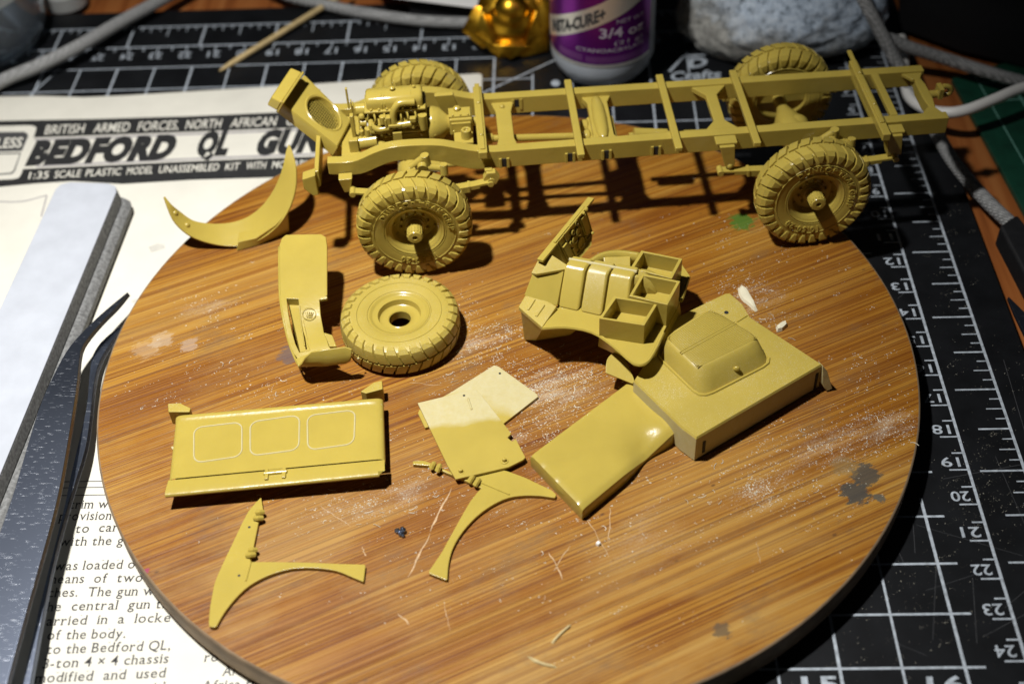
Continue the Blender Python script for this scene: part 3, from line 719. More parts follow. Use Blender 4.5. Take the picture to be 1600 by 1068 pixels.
# drive shafts and transfer case under the middle
mb = MB(); mb.tube([(1.9, -.18, 2.25), (5.2, -.05, 1.95)], .10, 10); mb.tube([(1.9, -.18, 2.25), (2.2, -.17, 2.22)], .15, 10); mb.tube([(0.7, -.35, 1.62), (5.3, -.55, 1.85)], .09, 10); mb.tube([(5.9, -.1, 1.9), (9.7, -.05, 1.7)], .10, 10); mb.tube([(6.0, -.3, 2.12), (6.9, -.3, 2.0)], .16, 10)
tb_('drive_shaft', mb, bevel=0)
mb = MB(); mb.box((xB + .02, -.15, 2.0), (.75, 1.1, .62)); mb.tube([(xB - .55, .1, 2.15), (xB - .3, .1, 2.15)], .22, 12); mb.tube([(xB - .5, -.4, 2.2), (xB - .3, -.4, 2.2)], .2, 12); tb_('transfer_case', mb, bevel=0.08)
# bumper at the front
mb = MB(); mb.box((-2.38, 0, 2.55), (.12, 3.5, .50)); bump_ = tb_('bumper', mb, bevel=0.03)
for s in (-1, 1):
    mb = MB(); mb.prism([V((-2.75, s*1.62, 2.72)), V((-2.40, s*1.62, 2.82)), V((-2.40, s*1.62, 2.18)), V((-2.55, s*1.62, 2.15)), V((-2.75, s*1.62, 2.4))], (0, s*.32, 0)); tb_('bumper_end', mb, bump_, bevel=0.03)
mb = MB(); mb.box((-1.55, 0, 2.42), (.5, 2.0, .12)); mb.box((-1.45, -.5, 2.6), (.25, .3, .5)); mb.box((-1.2, .35, 2.55), (.12, .5, .4)); tb_('front_cross_member', mb)

# engine
eng = empty('engine', (0, 0, 0), 0, truck)
def E_(name, mb, bevel=0.02, **k): return build(name, mb, M_PL, parent=eng, bevel=bevel, **k)
YE = 0.0
c0, c1 = TV(572, 156, YE), TV(660, 148, YE); zc = (c0.z + c1.z)/2
x0, x1 = c0.x, c1.x
mb = MB(); loops = []
for t, s in ((0, .78), (.02, .93), (.06, 1), (.94, 1), (.98, .93), (1, .78)):
    x = x0 + (x1 - x0)*t
    loops.append([V((x, YE + .33*s*a, zc + b*s)) for a, b in ((-1, -.12), (-1, .02), (-.92, .12), (-.65, .19), (0, .22), (.65, .19), (.92, .12), (1, .02), (1, -.12))])
mb.loft(loops); E_('rocker_cover', mb, 0.0, smooth=50)
mb = MB(); mb.box(((x0+x1)/2, YE, zc - .15), (x1 - x0 + .12, .82, .06)); E_('cover_flange', mb)
mb = MB()
for t in (.28, .33, .80): mb.tube([(x0 + (x1-x0)*t, YE - .335, zc - .1), (x0 + (x1-x0)*t, YE - .335, zc + .03), (x0 + (x1-x0)*t, YE - .2, zc + .20), (x0 + (x1-x0)*t, YE + .2, zc + .20)], .015, 5)
mb.sphere((x0 + (x1-x0)*.48, YE + .02, zc + .27), .08, 10, (1, 1, .7)); mb.sphere((x0 + (x1-x0)*.86, YE + .05, zc + .25), .05, 8)
E_('cover_cap', mb, 0)
mb = MB(); mb.box(((x0+x1)/2 + .05, YE, zc - .70), (x1 - x0 + .05, .50, 1.1)); mb.box(((x0+x1)/2, YE, zc - 1.35), (x1 - x0 - .1, .44, .36)); E_('engine_block', mb)
mb = MB(); yp = YE - .40
mb.tube(smoothpath([(x0 + .86*(x1-x0), yp + .02, zc + .06), (x0 + .62*(x1-x0), yp + .02, zc + .07), (x0 + .52*(x1-x0), yp - .02, zc - .02), (x0 + .46*(x1-x0), yp - .05, zc - .22), (x0 + .455*(x1-x0), yp - .07, zc - .46)], 5), .095, 12)
E_('intake_pipe', mb, 0)
mb = MB()
mb.tube(smoothpath([(x0 + .06*(x1-x0), yp, zc - .50), (x0 + .16*(x1-x0), yp - .1, zc - .62), (x0 + .36*(x1-x0), yp - .1, zc - .60), (x0 + .46*(x1-x0), yp - .06, zc - .60)], 4), .085, 10)
mb.tube([(x0 + .52*(x1-x0), yp - .08, zc - .55), (x0 + .88*(x1-x0), yp - .08, zc - .50)], .105, 12)
mb.tube([(x0 + .02*(x1-x0), yp - .02, zc - .70), (x0 + .98*(x1-x0), yp - .02, zc - .74)], .10, 10)
for t in (.05, .2, .33, .62, .75, .92): mb.tube([(x0 + t*(x1-x0), YE - .3, zc - .42), (x0 + t*(x1-x0), yp - .04, zc - .52), (x0 + t*(x1-x0), yp - .04, zc - .72)], .075, 8)
mb.tube([(x0 + .97*(x1-x0), yp - .05, zc - .30), (x0 + .97*(x1-x0), yp - .05, zc - .72)], .12, 10)
E_('exhaust_manifold', mb, 0)
mb = MB(); mb.box((x0 + .47*(x1-x0), yp - .09, zc - .50), (.34, .24, .08)); mb.box((x0 + .36*(x1-x0), yp - .06, zc - .36), (.14, .2, .22)); mb.tube([(x0 + .27*(x1-x0), yp - .08, zc - .45), (x0 + .27*(x1-x0), yp - .08, zc - .22)], .09, 10); mb.box((x0 + .50*(x1-x0), yp - .14, zc - .82), (.24, .16, .26)); mb.tube([(x0+.32*(x1-x0), yp-.14, zc-.3),(x0+.32*(x1-x0), yp-.14, zc-.62)], .04, 8)
E_('carburettor', mb, 0.015)
mb = MB(); mb.sphere((x0 + .20*(x1-x0), yp - .12, zc - 1.12), .15, 12, (1, 1, .8)); mb.lathe([(-.08, .17), (.0, .19), (.04, .15)], 14, (x0 + .20*(x1-x0), yp - .12, zc - 1.28)); mb.tube([(x0 + .45*(x1-x0), yp, zc - .95), (x0 + .45*(x1-x0), yp, zc - 1.3)], .1, 8)
for t in (.10, .27, .93): mb.sphere((x0 + t*(x1-x0), YE - .38, zc - .92), .07, 8)
mb.tube([(x0 + .55*(x1-x0), YE - .36, zc - 1.28), (x0 + 1.05*(x1-x0), YE - .36, zc - 1.26)], .06, 8)
E_('oil_filter', mb, 0)
bx = x1 + .10; zb = zc - .92
mb = MB(); mb.lathe([(bx - .02, .46), (bx + .06, .50), (bx + .12, .49), (bx + .28, .45), (bx + .48, .24), (bx + .54, .22)], 28, (0, YE - .05, zb), 'X', (True, True)); E_('bell_housing', mb, 0.01)
gx = bx + .54
mb = MB(); mb.box((gx + .30, YE - .05, zb + .03), (.62, .52, .52)); E_('gearbox', mb, 0.05)
mb = MB(); mb.box((gx + .28, YE - .05, zb + .31), (.58, .40, .07)); mb.lathe([(.0, .10), (.06, .10), (.10, .05), (.12, .001)], 12, (gx + .22, YE + .05, zb + .35)); mb.box((gx + .30, YE - .33, zb + .02), (.52, .06, .34))
for i in range(3): mb.sphere((gx + .10 + .2*i, YE - .36, zb - .05), .04, 8)
for i in range(3): mb.sphere((gx + .10 + .2*i, YE - .22, zb + .36), .035, 8)
mb.tube([(gx + .6, YE - .05, zb), (gx + .85, YE - .05, zb)], .13, 10); E_('gearbox_cover', mb, 0.012)
mb = MB(); mb.box((gx + .34, YE - .62, zb - .20), (.5, .5, .26)); mb.lathe([(-.30, .16), (.06, .13), (.06, .06), (0, .05), (0, .001)], 14, (gx + .42, YE - .62, zb + .12)); E_('power_takeoff', mb, 0.02)
mb = MB(); mb.hexa([V((gx - .15, YE + .50, zb - .1)), V((gx + .30, YE + .50, zb - .1)), V((gx + .30, YE + .62, zb - .1)), V((gx - .15, YE + .62, zb - .1))], [V((gx - .35, YE + .45, zb + .55)), V((gx + .15, YE + .45, zb + .55)), V((gx + .15, YE + .60, zb + .55)), V((gx - .35, YE + .60, zb + .55))]); E_('engine_mount', mb)
fx = x0 - .38
mb = MB(); mb.tube([(x0, YE, zc - .55), (x0 - .22, YE, zc - .55)], [.16, .13], 14); mb.tube([(x0 - .06, YE, zc - .30), (x0 - .30, YE, zc - .30)], .18, 14); mb.tube([(x0 - .05, YE - .25, zc - .55), (x0 - .22, YE - .25, zc - .55)], .1, 10); mb.sphere((x0 - .16, YE - .25, zc - .35), .09, 8); mb.tube([(x0-.02, YE - .4, zc - .62), (x0 - .05, YE - .4, zc - .95)], .10, 10); E_('water_pump', mb, 0.01)
mb = MB(); mb.box((fx - .02, YE - .42, zc - .62), (.10, .16, .95)); E_('fan_bracket', mb, 0.02)
mb = MB(); mb.tube([(fx - .04, YE - .42, zc - 1.06), (fx + .56, YE - .42, zc - 1.02)], .20, 16); mb.tube([(fx + .18, YE - .4, zc - 1.0), (fx + .18, YE - .4, zc - .68)], .06, 8); mb.tube([(fx + .36, YE - .4, zc - 1.0), (fx + .36, YE - .4, zc - .72)], .07, 8); E_('dynamo', mb, 0.015)
mb = MB()
for k in range(4):
    a = R(90*k + 8); mb.box((fx - .02, YE + .24*math.cos(a), zc - .42 + .24*math.sin(a)), (.03, .14 if k % 2 else .42, .42 if k % 2 else .14))
mb.box((fx - .10, YE + .05, zc + .05), (.05, .09, .62)); E_('fan', mb, 0.01)

# small fittings: studs, plug leads, pulley, belt
for t_ in (.08, .22, .36, .50, .64, .78, .92):
    mb = MB(); mb.lathe([(-.02, .035), (.05, .035), (.06, .02), (.06, .0001)], 6, (x0 + t_*(x1-x0), YE - .37, zc - .12)); E_('cover_stud', mb, 0)
    mb = MB(); mb.lathe([(-.05, .03), (.05, .03), (.05, .0001)], 6, (x0 + t_*(x1-x0), YE - .27, zc - .84), 'Y'); E_('block_bolt', mb, 0)
for k, t_ in enumerate((.12, .30, .58, .70, .84)):
    mb = MB(); mb.tube(smoothpath([(x0 + t_*(x1-x0), YE - .36, zc - .18), (x0 + (t_ + .02)*(x1-x0), YE - .50, zc - .30), (x0 + (t_ - .01)*(x1-x0), YE - .44, zc - .48)], 4), .025, 6); E_('plug_lead', mb, 0)
mb = MB(); mb.tube(smoothpath([(x0 + .15*(x1-x0), YE - .42, zc - .78), (x0 + .4*(x1-x0), YE - .50, zc - .88), (x0 + .7*(x1-x0), YE - .48, zc - .84), (x0 + .95*(x1-x0), YE - .40, zc - .9)], 4), .022, 6); E_('fuel_pipe', mb, 0)
mb = MB(); mb.lathe([(-.05, .10), (-.04, .19), (-.01, .15), (.01, .15), (.04, .19), (.05, .10)], 16, (x0 - .24, YE, zc - .92), 'X', (True, True)); E_('pulley', mb, 0)
mb = MB(); mb.lathe([(-.03, .12), (-.02, .2), (.02, .2), (.03, .12)], 16, (x0 - .24, YE, zc - .50), 'X', (True, True)); E_('pulley', mb, 0)
for k in range(8):
    a = 2*math.pi*k/8; mb = MB(); mb.lathe([(-.03, .035), (.04, .035), (.04, .0001)], 6, (bx + .12, YE - .05 + .46*math.cos(a), zb + .46*math.sin(a)), 'X'); E_('housing_bolt', mb, 0)
mb = MB(); mb.box((x0 + .80*(x1-x0), yp - .16, zc - .34), (.16, .14, .12)); mb.tube([(x0 + .80*(x1-x0), yp - .16, zc - .34), (x0 + .80*(x1-x0), yp - .16, zc - .62)], .05, 8); E_('choke_lever', mb, .012)

# radiator, leaning forward, with header tank and oval core opening
rad = empty('radiator', (0, 0, 0), 0, truck)
ZT, ZBm = 3.55, 2.55
A = TP(438, 162, ZT); D = TP(475, 118, ZT); B = TP(527, 231, ZBm); Cc = TP(548, 190, ZBm + .05)
nrm = (B - A).cross(D - A).normalized()
if nrm.z < 0: nrm = -nrm
def RP(u, v, h=0.0): return A + (B - A)*u + (D - A)*v*(1 - u) + ((Cc - B))*v*u + nrm*h
def rloop(f, h): return [RP(0.5 + 0.5*f*0 + u, v, h) for u, v in ()]
rect = [(0, 0), (1, 0), (1, 1), (0, 1)]
nn = 40
def oval(k, su, sv, cu=.58, cv=.55):
    a = 2*math.pi*k/nn; return (cu + su*math.cos(a), cv + sv*math.sin(a))
def rectp(k):
    a = 2*math.pi*k/nn; c, s = math.cos(a), math.sin(a); m = max(abs(c), abs(s)); return (0.5 + .5*c/m, .5 + .5*s/m)
mb = MB(); TH_ = .10
loops = [[RP(*rectp(k), -.34) for k in range(nn)], [RP(*rectp(k), .0) for k in range(nn)], [RP(*[0.5 + (t-.5)*.96 for t in rectp(k)], .05) for k in range(nn)], [RP(*oval(k, .335, .42), .06) for k in range(nn)], [RP(*oval(k, .315, .395), .085) for k in range(nn)], [RP(*oval(k, .29, .365), .06) for k in range(nn)], [RP(*oval(k, .28, .355), -.34) for k in range(nn)]]
mb.loft(loops, (False, False)); build('radiator_cowl', mb, M_PL, parent=rad, smooth=30)
mb = MB()
for i in range(11):
    v = .20 + .70*i/10; du = .28*math.sqrt(max(0, 1 - ((v - .55)/.355)**2))
    if du > .03: mb.tube([RP(.58 - du, v, -.075), RP(.58 + du, v, -.075)], .009, 5)
for i in range(17):
    u = .305 + .55*i/16; dv = .355*math.sqrt(max(0, 1 - ((u - .58)/.28)**2))
    if dv > .03: mb.tube([RP(u, .55 - dv, -.055), RP(u, .55 + dv, -.055)], .009, 5)
build('core_mesh', mb, M_PL, parent=rad, smooth=0)['kind'] = 'stuff'
M_CORE_SHADE = simple('core_gap_shade', (0.028, 0.020, 0.006), .9, spec=.1, var=.2, vscale=8)  # near-black colour paints the shade between the mesh wires
mb = MB(); mb.loft([[RP(*oval(k, .29, .365), -.34) for k in range(nn)], [RP(*oval(k, .29, .365), -.20) for k in range(nn)]]); build('radiator_core_shade', mb, M_CORE_SHADE, parent=rad)  # backing added so the grille gaps look deep and shaded
def at_t(px, py, Z): return TP(px, py, Z)
mb = MB(); tp = [at_t(424, 151, 3.85), at_t(455, 105, 3.9), at_t(472, 112, 3.9), at_t(440, 160, 3.82)]
mb.hexa([q - nrm*.38 - (B - A).normalized()*0.0 for q in tp], tp)
build('header_tank', mb, M_PL, parent=rad, bevel=0.05)
mb = MB(); mb.hexa([tp[3] - nrm*.40, tp[2] - nrm*.40, tp[2] - nrm*.40 + (B-A).normalized()*.06, tp[3] - nrm*.40 + (B-A).normalized()*.06], [tp[3] + nrm*.03, tp[2] + nrm*.03, tp[2] + nrm*.03 + (B-A).normalized()*.06, tp[3] + nrm*.03 + (B-A).normalized()*.06]); build('tank_flange', mb, M_PL, parent=rad, bevel=0.015)
mb = MB(); q = RP(0.02, -.05, .02)
mb.sphere(at_t(429, 158, 3.55), .07, 8); build('tank_rivet', mb, M_PL, parent=rad)
mb = MB(); mb.tube([RP(1.0, .3, -.1), RP(1.02, .3, -.6)], .13, 10); mb.tube([RP(.98, .75, -.1), RP(1.05, .75, -.7)], .09, 10); mb.box(RP(1.0, .55, -.35), (.2, .9, .3)); build('radiator_support', mb, M_PL, parent=rad, bevel=.02)

# ---------------------------------------------------------------- loose kit parts on the board
def A_(px, py, h): return at(px, py, BZ + h)
def quadpt(bl, br, tr, tl4, u, v): return bl*(1-u)*(1-v) + br*u*(1-v) + tr*u*v + tl4*(1-u)*v

# 1. curved wing (crescent) rocking on the edge of the board
near = [(256, 309, 1.55), (262, 326, 1.30), (274, 349, .92), (297, 369, .52), (330, 381, .22), (365, 385, .10), (398, 379, .14), (428, 360, .40), (450, 332, .80), (462, 296, 1.25), (463, 262, 1.65), (458, 240, 1.90), (453, 227, 2.05)]
far = [(257, 307, 1.56), (268, 320, 1.32), (281, 331, 1.0), (302, 345, .66), (332, 350, .42), (362, 348, .36), (388, 339, .42), (410, 322, .66), (427, 299, 1.0), (438, 275, 1.38), (444, 254, 1.72), (447, 238, 1.92), (451, 226, 2.06)]
def ribbon(n_, f_, k=4):
    a = smoothpath([A_(*q) for q in n_], k); b = smoothpath([A_(*q) for q in f_], k)
    mb = MB(); m = 4; rows = []
    for p, q in zip(a, b): rows.append([p.lerp(q, i/m) for i in range(m + 1)])
    mb.loft(rows, (False, False), False); return mb
mb = ribbon(near, far); rl = base_of(mb); rl.z = BZ
wing = empty('curved_wing', rl); tag(wing, 'thin crescent shaped tan wing part rocking near the left edge of the board', 'model part')
def kid(name, mb, parent, mat=M_PL, **k):
    o = Vector(parent.location); mb.v = [q - o for q in mb.v]; return build(name, mb, mat, parent=parent, **k)
kid('wing_sheet', mb, wing, solid=0.055, off=0, bevel=0.012, smooth=60)
mb = MB(); pts = [(372, 378, .26), (400, 372, .30), (430, 352, .55), (449, 332, .80)]
lo_ = [(370, 392, .02), (400, 384, .02), (432, 371, .02), (452, 362, .02)]
a = [A_(*q) for q in pts]; b = [A_(*q) for q in lo_]; back = Vector((-.05, .45, 0))
mb.loft([[p, q, q + back, p + back] for p, q in zip(a, b)]); kid('step_box', mb, wing, bevel=0.015)
mb = MB(); ri = smoothpath([A_(373, 371, .20), A_(400, 361, .28), A_(420, 348, .46), A_(437, 333, .68)], 4)
mb.tube(ri, .035, 6); kid('stiffening_rib', mb, wing)
for q in ((273, 333, 1.08), (292, 352, .70)):
    mb = MB(); mb.sphere(A_(*q), .085, 10); kid('locating_pin', mb, wing)

# 2. wing with upright end plate and notched strip
W_ = [  # left edge, right edge (px, py, height) from the far rounded end to the near bend
 ((440, 372, 1.50), (509, 370, 1.50)), ((436, 385, 1.46), (511, 384, 1.46)), ((436, 420, 1.30), (511, 420, 1.30)), ((437, 460, 1.10), (511, 461, 1.10)),
 ((438, 466, 1.08), (499, 468, 1.06)), ((441, 490, .96), (501, 492, .92)), ((446, 515, .80), (506, 519, .74)), ((452, 538, .70), (511, 531, .74)), ((459, 552, .64), (514, 541, .70)), ((465, 560, .60), (520, 548, .66))]
mb = MB(); rows = []
top_ = [(447, 366.5, 1.52), (501, 365.5, 1.52)]
rows.append([A_(*top_[0]).lerp(A_(*top_[1]), i/4) for i in range(5)])
for l, r in W_: rows.append([A_(*l).lerp(A_(*r), i/4) for i in range(5)])
hole = (5, 6, 7)
vs = [q for r_ in rows for q in r_]; fs = []
for k in range(len(rows) - 1):
    for i in range(4):
        if k in (5, 6, 7) and i == 0: continue
        fs.append((k*5+i, k*5+i+1, (k+1)*5+i+1, (k+1)*5+i))
rows_in = rows
mb2 = MB(); 
us = [0, .16, .46, .62, .81, 1]
def row_at(l, r): return [A_(*l).lerp(A_(*r), u) for u in us]
rows = [[A_(*top_[0]).lerp(A_(*top_[1]), u) for u in us]] + [row_at(l, r) for l, r in W_]
fs = []
for k in range(len(rows) - 1):
    for i in range(5):
        if k in (5, 6, 7, 8) and i == 1: continue
        fs.append((k*6+i, k*6+i+1, (k+1)*6+i+1, (k+1)*6+i))
mb2.add([q for r_ in rows for q in r_], fs)
rl = base_of(mb2); rl.z = BZ
wing2 = empty('notched_wing', rl); tag(wing2, 'tan wing part with long notched strip and short upturned end touching the spare wheel', 'model part')
kid('wing_strip', mb2, wing2, solid=0.07, off=-1, bevel=0.015, smooth=50)
mb = MB(); mb.hexa([A_(449, 505, .55), A_(461, 503, .55), A_(470, 548, .25), A_(463, 556, .25)], [A_(449, 474, .92), A_(467, 474, .92), A_(476, 543, .45), A_(459, 548, .45)])
mbr = MB()                                  # recess: floor and walls under the opening
r5, r9 = rows[5], rows[9]; dn = Vector((.02, .0, -.22))
lo4 = [r5[1] + dn, r5[2] + dn, rows[9][2] + dn*.6, rows[9][1] + dn*.6]; hi4 = [r5[1], r5[2], r9[2], r9[1]]
mbr.add(lo4 + hi4, [(0,1,2,3), (0,1,5,4), (1,2,6,5), (2,3,7,6), (3,0,4,7)]); kid('recess', mbr, wing2, smooth=0)
mb = MB(); m_ = [rows[9], ]
lip_n = [A_(467, 571, .60), A_(480, 571, .60), A_(510, 570, .60), A_(540, 567, .60), A_(548, 562, .64)]
lip_f = [A_(476, 558, .90), A_(487, 549, 1.02), A_(512, 545, 1.04), A_(540, 541.5, 1.04), A_(550, 545, 1.0)]
mb.loft([lip_n, [p.lerp(q, .5) + Vector((0, -.06, 0)) for p, q in zip(lip_n, lip_f)], lip_f], (False, False), False)
kid('end_plate', mb, wing2, solid=0.06, off=0, bevel=0.015, smooth=60)
mb = MB(); e = [(436, 385, 1.46), (436, 420, 1.30), (437, 460, 1.10), (441, 490, .96), (446, 515, .80), (453, 540, .68), (461, 560, .60), (467, 571, .58)]
a = smoothpath([A_(*q) for q in e], 3); mb.loft([a, [q + Vector((.02, .03, -.18)) for q in a]], (False, False), False); kid('side_flange', mb, wing2, solid=0.05, off=0, smooth=50)
mb = MB(); a = [A_(466, 571, .61), A_(461, 560, .62), A_(500, 545, .68), A_(517, 549, .68), A_(545, 563, .62), A_(510, 570, .60)]; mb.prism(a, (0, 0, -.06)); kid('bend', mb, wing2, bevel=.02)
mb = MB(); mb.prism([A_(506, 519, .74), A_(519, 523, .70), A_(526, 541, .60), A_(514, 541, .62)], (0, 0, -.10)); kid('lug', mb, wing2, bevel=.012); mb = MB(); mb.prism([A_(511, 466, 1.09), A_(500, 468, 1.07), A_(500, 464, 1.10), A_(511, 462, 1.11)], (0, 0, -.08)); kid('lug', mb, wing2, bevel=.012)
mb = MB(); cen = A_(483, 490, .965); uax = (A_(499, 490, .94) - A_(467, 490, .965)).normalized(); vax = (A_(483, 478, 1.02) - A_(483, 502, .87)).normalized()
ringp = [cen + (uax*math.cos(k*math.pi/12) + vax*math.sin(k*math.pi/12))*.165 for k in range(25)]; mb.tube(ringp, .008, 5)
for k in (-2, -1, 0, 1, 2): mb.tube([cen + uax*(k*.03) - vax*.07, cen + uax*(k*.05) + vax*(.07 - abs(k)*.012)], .008, 5)
mb.tube([cen - uax*.07 - vax*.09, cen + uax*.07 - vax*.09], .008, 5); kid('moulded_mark', mb, wing2)
mb = MB(); mb.tube([A_(468, 478, 1.02), A_(471, 510, .83), A_(476, 540, .70)], .018, 6); kid('raised_edge', mb, wing2)

# 3. spare wheel lying flat
sp_ = at(626, 505, BZ + .42); spare = empty('spare_wheel', (sp_.x, sp_.y, BZ))
tag(spare, 'tan spare wheel with open centre hole lying flat on the board', 'model wheel')
def flatM(): return Matrix.Translation((0, 0, .44)) @ Matrix.Rotation(R(-90), 4, 'X')
t2 = tyre_mb(1.42, .055, 30, True); t2.move(flatM()); build('tyre', t2, M_PLD, parent=spare, smooth=30)
t3 = rim_mb(False); t3.move(flatM()); build('rim', t3, M_PL, parent=spare)
t3 = MB(); t3.lathe([(.06, .77), (.30, .77), (.5, .72)], 40); build('rim_back', t3, M_PL, parent=spare)

M_OUT = plastic('tan_plastic_rubbed', 0.3, 0.4, worn=0.75)
# 4. cab back panel, a shallow tray on edge flanges
BL, BRr, TR, TLr = A_(263, 748, .50), A_(601, 716, .50), A_(598, 619, .50), A_(274, 647, .50)
def HB(u, v, h=0.0): q = quadpt(BL, BRr, TR, TLr, u, v); q.z = BZ + .50 + h; return q
def rr(u0, v0, u1, v1, ru, rv, n=5):
    out = []
    for cx_, cy_, a0 in ((u1-ru, v1-rv, 0), (u0+ru, v1-rv, 90), (u0+ru, v0+rv, 180), (u1-ru, v0+rv, 270)):
        for k in range(n + 1):
            a = R(a0 + 90*k/n); out.append((cx_ + ru*math.cos(a), cy_ + rv*math.sin(a)))
    return out
panel = empty('cab_back_panel', (HB(.5, .5).x, HB(.5, .5).y, BZ)); tag(panel, 'tan cab panel with three outlined rounded windows and a central latch, front left', 'model part')
def sstep(a, b, x):
    t = min(1, max(0, (x - a)/(b - a))); return t*t*(3 - 2*t)
def hz(u, v):
    z = .038*sstep(.86, .945, v)
    for d, r_, k in ((u, .035, .10), (1 - u, .035, .10), ((1 - v), .07, .15)):
        if d < r_: z -= k*(1 - math.sqrt(max(0, 1 - (1 - d/r_)**2)))
    return z
us_ = [0, .002, .006, .012, .02, .035, .06] + [.1 + .8*i/14 for i in range(15)] + [.94, .965, .98, .988, .994, .998, 1]
vs_ = [0, .01, .03] + [.08 + .7*i/10 for i in range(11)] + [.81, .83, .85, .87, .89, .91, .93, .945, .96, .972, .982, .99, .996, 1]
nu, nv_ = len(us_), len(vs_)
mb = MB(); vv = [HB(u, v, hz(u, v)) for v in vs_ for u in us_]
mb.add(vv, [(b*nu + a, b*nu + a + 1, (b+1)*nu + a + 1, (b+1)*nu + a) for b in range(nv_ - 1) for a in range(nu - 1)])
rim_ = [HB(0, v, hz(0, v)) for v in vs_] + [HB(u, 1, hz(u, 1)) for u in us_[1:]] + [HB(1, v, hz(1, v)) for v in reversed(vs_[:-1])]
mb.loft([rim_, [Vector((q.x, q.y, q.z - .16)) for q in rim_]], (False, False), False)
kid('panel_skin', mb, panel, smooth=50)
mb = MB(); fl_ = []
for v, h in ((-.012, -.05), (-.014, -.004), (-.022, .0), (-.19, -.004), (-.22, -.02), (-.235, -.06), (-.225, -.12), (-.012, -.12)):
    fl_.append([HB(.0 - (.01 if v < -.1 else 0), v, h), HB(.03, v, h), HB(.97, v, h), HB(1.0 - (.02 if v < -.2 else 0), v + (.06 if v < -.2 else 0), h)])
mb.loft([[l[k] for l in fl_] for k in range(4)]); kid('lower_flange', mb, panel, bevel=.012)
for pts in (((303, 668), (378, 659), (378, 712), (303, 723)), ((391, 659), (468, 648), (467, 702), (391, 712)), ((480, 649), (555, 640), (553, 693), (481, 703))):
    a, b, c_, d = [A_(x, y, .50) for x, y in pts]; mb = MB()
    l = [quadpt(d, c_, b, a, u, v) for u, v in rr(0, 0, 1, 1, .18, .2, 5)]
    mb.tube(l + [l[0]], .020, 6, False); mb.v = [Vector((q.x, q.y, q.z)) for q in mb.v]; kid('window_outline', mb, panel, M_OUT)
mb = MB()
for u in (.455, .535): mb.box(HB(u, -.08, -.02), (.09, .30, .14), Matrix.Rotation(R(5), 3, 'Z'))
mb.tube([HB(.44, -.06, .01), HB(.55, -.06, .01)], .05, 8); mb.box(HB(.495, -.03, -.04), (.4, .12, .08), Matrix.Rotation(R(5), 3, 'Z')); kid('latch', mb, panel, bevel=.02)
for (x0_, y0_, x1_, y1_, s) in ((262, 640, 297, 640, -1), (565, 612, 598, 606, 1)):
    mb = MB(); t = [A_(x0_, 629 if s < 0 else 606, .46), A_(x0_ + 22, 628 if s < 0 else 598, .46), A_(x1_, 637 if s < 0 else 595, .46), A_(x1_ - 2, 652 if s < 0 else 632, .46), A_(x0_ + (2 if s < 0 else 0), 652 if s < 0 else 630, .46)]
    if s < 0: t = [A_(262, 630, .44), A_(281, 629, .44), A_(298, 637, .44), A_(296, 643, .44), A_(263, 643, .44)]
    else: t = [A_(563, 611, .46), A_(584, 597, .46), A_(597, 594, .46), A_(598, 607, .46), A_(572, 614, .46)]
    mb.prism(t, (0, 0, -.45)); kid('corner_lug', mb, panel, M_PLD, bevel=.02)
for y in (632, 655):
    mb = MB(); mb.sphere(A_(592, y, .46), .05, 8, (1.6, .7, .5)); kid('notch', mb, panel, M_PLS)

# 5. two thin plates, one over the other
def plate_mask(sx, sy, c0):
    def f(nt, oc):
        sp = N(nt, 'ShaderNodeSeparateXYZ'); L(nt, oc, sp.inputs[0])
        n = tex_noise(nt, oc, 1.3, 4)
        v = math_(nt, 'ADD', math_(nt, 'MULTIPLY', sp.outputs[0], sx), math_(nt, 'MULTIPLY', sp.outputs[1], sy))
        v = math_(nt, 'ADD', v, math_(nt, 'MULTIPLY_ADD', n, .5, -.25 + c0))
        return math_(nt, 'MULTIPLY', v, 5.0, clamp=True)
    return f
M_PLATE = plastic('tan_plastic_half_sanded', 0.1, 0.30, mask=plate_mask(-.15, 1.0, -.35))
M_PLATE2 = plastic('tan_plastic_swept_sanding', 0.35, 0.36, mask=plate_mask(.2, .5, .1))
def plate(name, pts, th, m, label, h=None):
    t = [A_(*q) for q in pts]; mb = MB(); mb.prism(t, (0, 0, -th)); rl = base_of(mb)
    r_ = empty(name, rl); tag(r_, label, 'model part'); mb.v = [q - rl for q in mb.v]
    build('plate', mb, m, parent=r_, bevel=.012); return r_
p2 = plate('thin_plate', [(772, 570, .08), (779, 572, .08), (839, 615, .08), (841, 619, .08), (787, 661, .08), (720, 650, .08), (664, 668, .08), (653, 645, .08), (655, 640, .08), (705, 612, .08)], .07, M_PLATE2, 'thin tan plate lying under the half sanded plate, its sanded corner showing behind')
mb = MB(); q = A_(781, 583, .085); mb.lathe([(-.02, .03), (.003, .03), (.003, .0001)], 12, q); kid('rivet_hole_shade', mb, p2, M_INK)  # flat black disc, painted shade of a hole
p1 = plate('thin_plate', [(652.5, 629, .16), (737, 608.5, .16), (744, 609, .16), (750, 614, .16), (790, 665, .17), (799, 677, .17), (793, 683, .17), (800, 689, .17), (806, 685, .17), (821, 714, .18), (817, 718, .18), (795, 729, .18), (712, 748, .20), (700, 728, .20)], .07, M_PLATE, 'thin tan plate with pale sanded upper half lying over the other plate and strut')
mb = MB(); q = A_(725, 617.5, .165); mb.lathe([(-.02, .03), (.003, .03), (.003, .0001)], 12, q); kid('rivet_hole_shade', mb, p1, M_INK)  # hole's inner shade painted as a black disc
for x, y in ((720, 737), (788, 720)):
    mb = MB(); mb.lathe([(0, .10), (.02, .09), (.025, .055), (.10, .045), (.11, .0001)], 14, A_(x, y, .18)); kid('pin', mb, p1)
mb = MB(); mb.tube([A_(737, 640, .165), A_(731, 622, .165)], .03, 6); kid('moulded_rib', mb, p1, M_PLS)

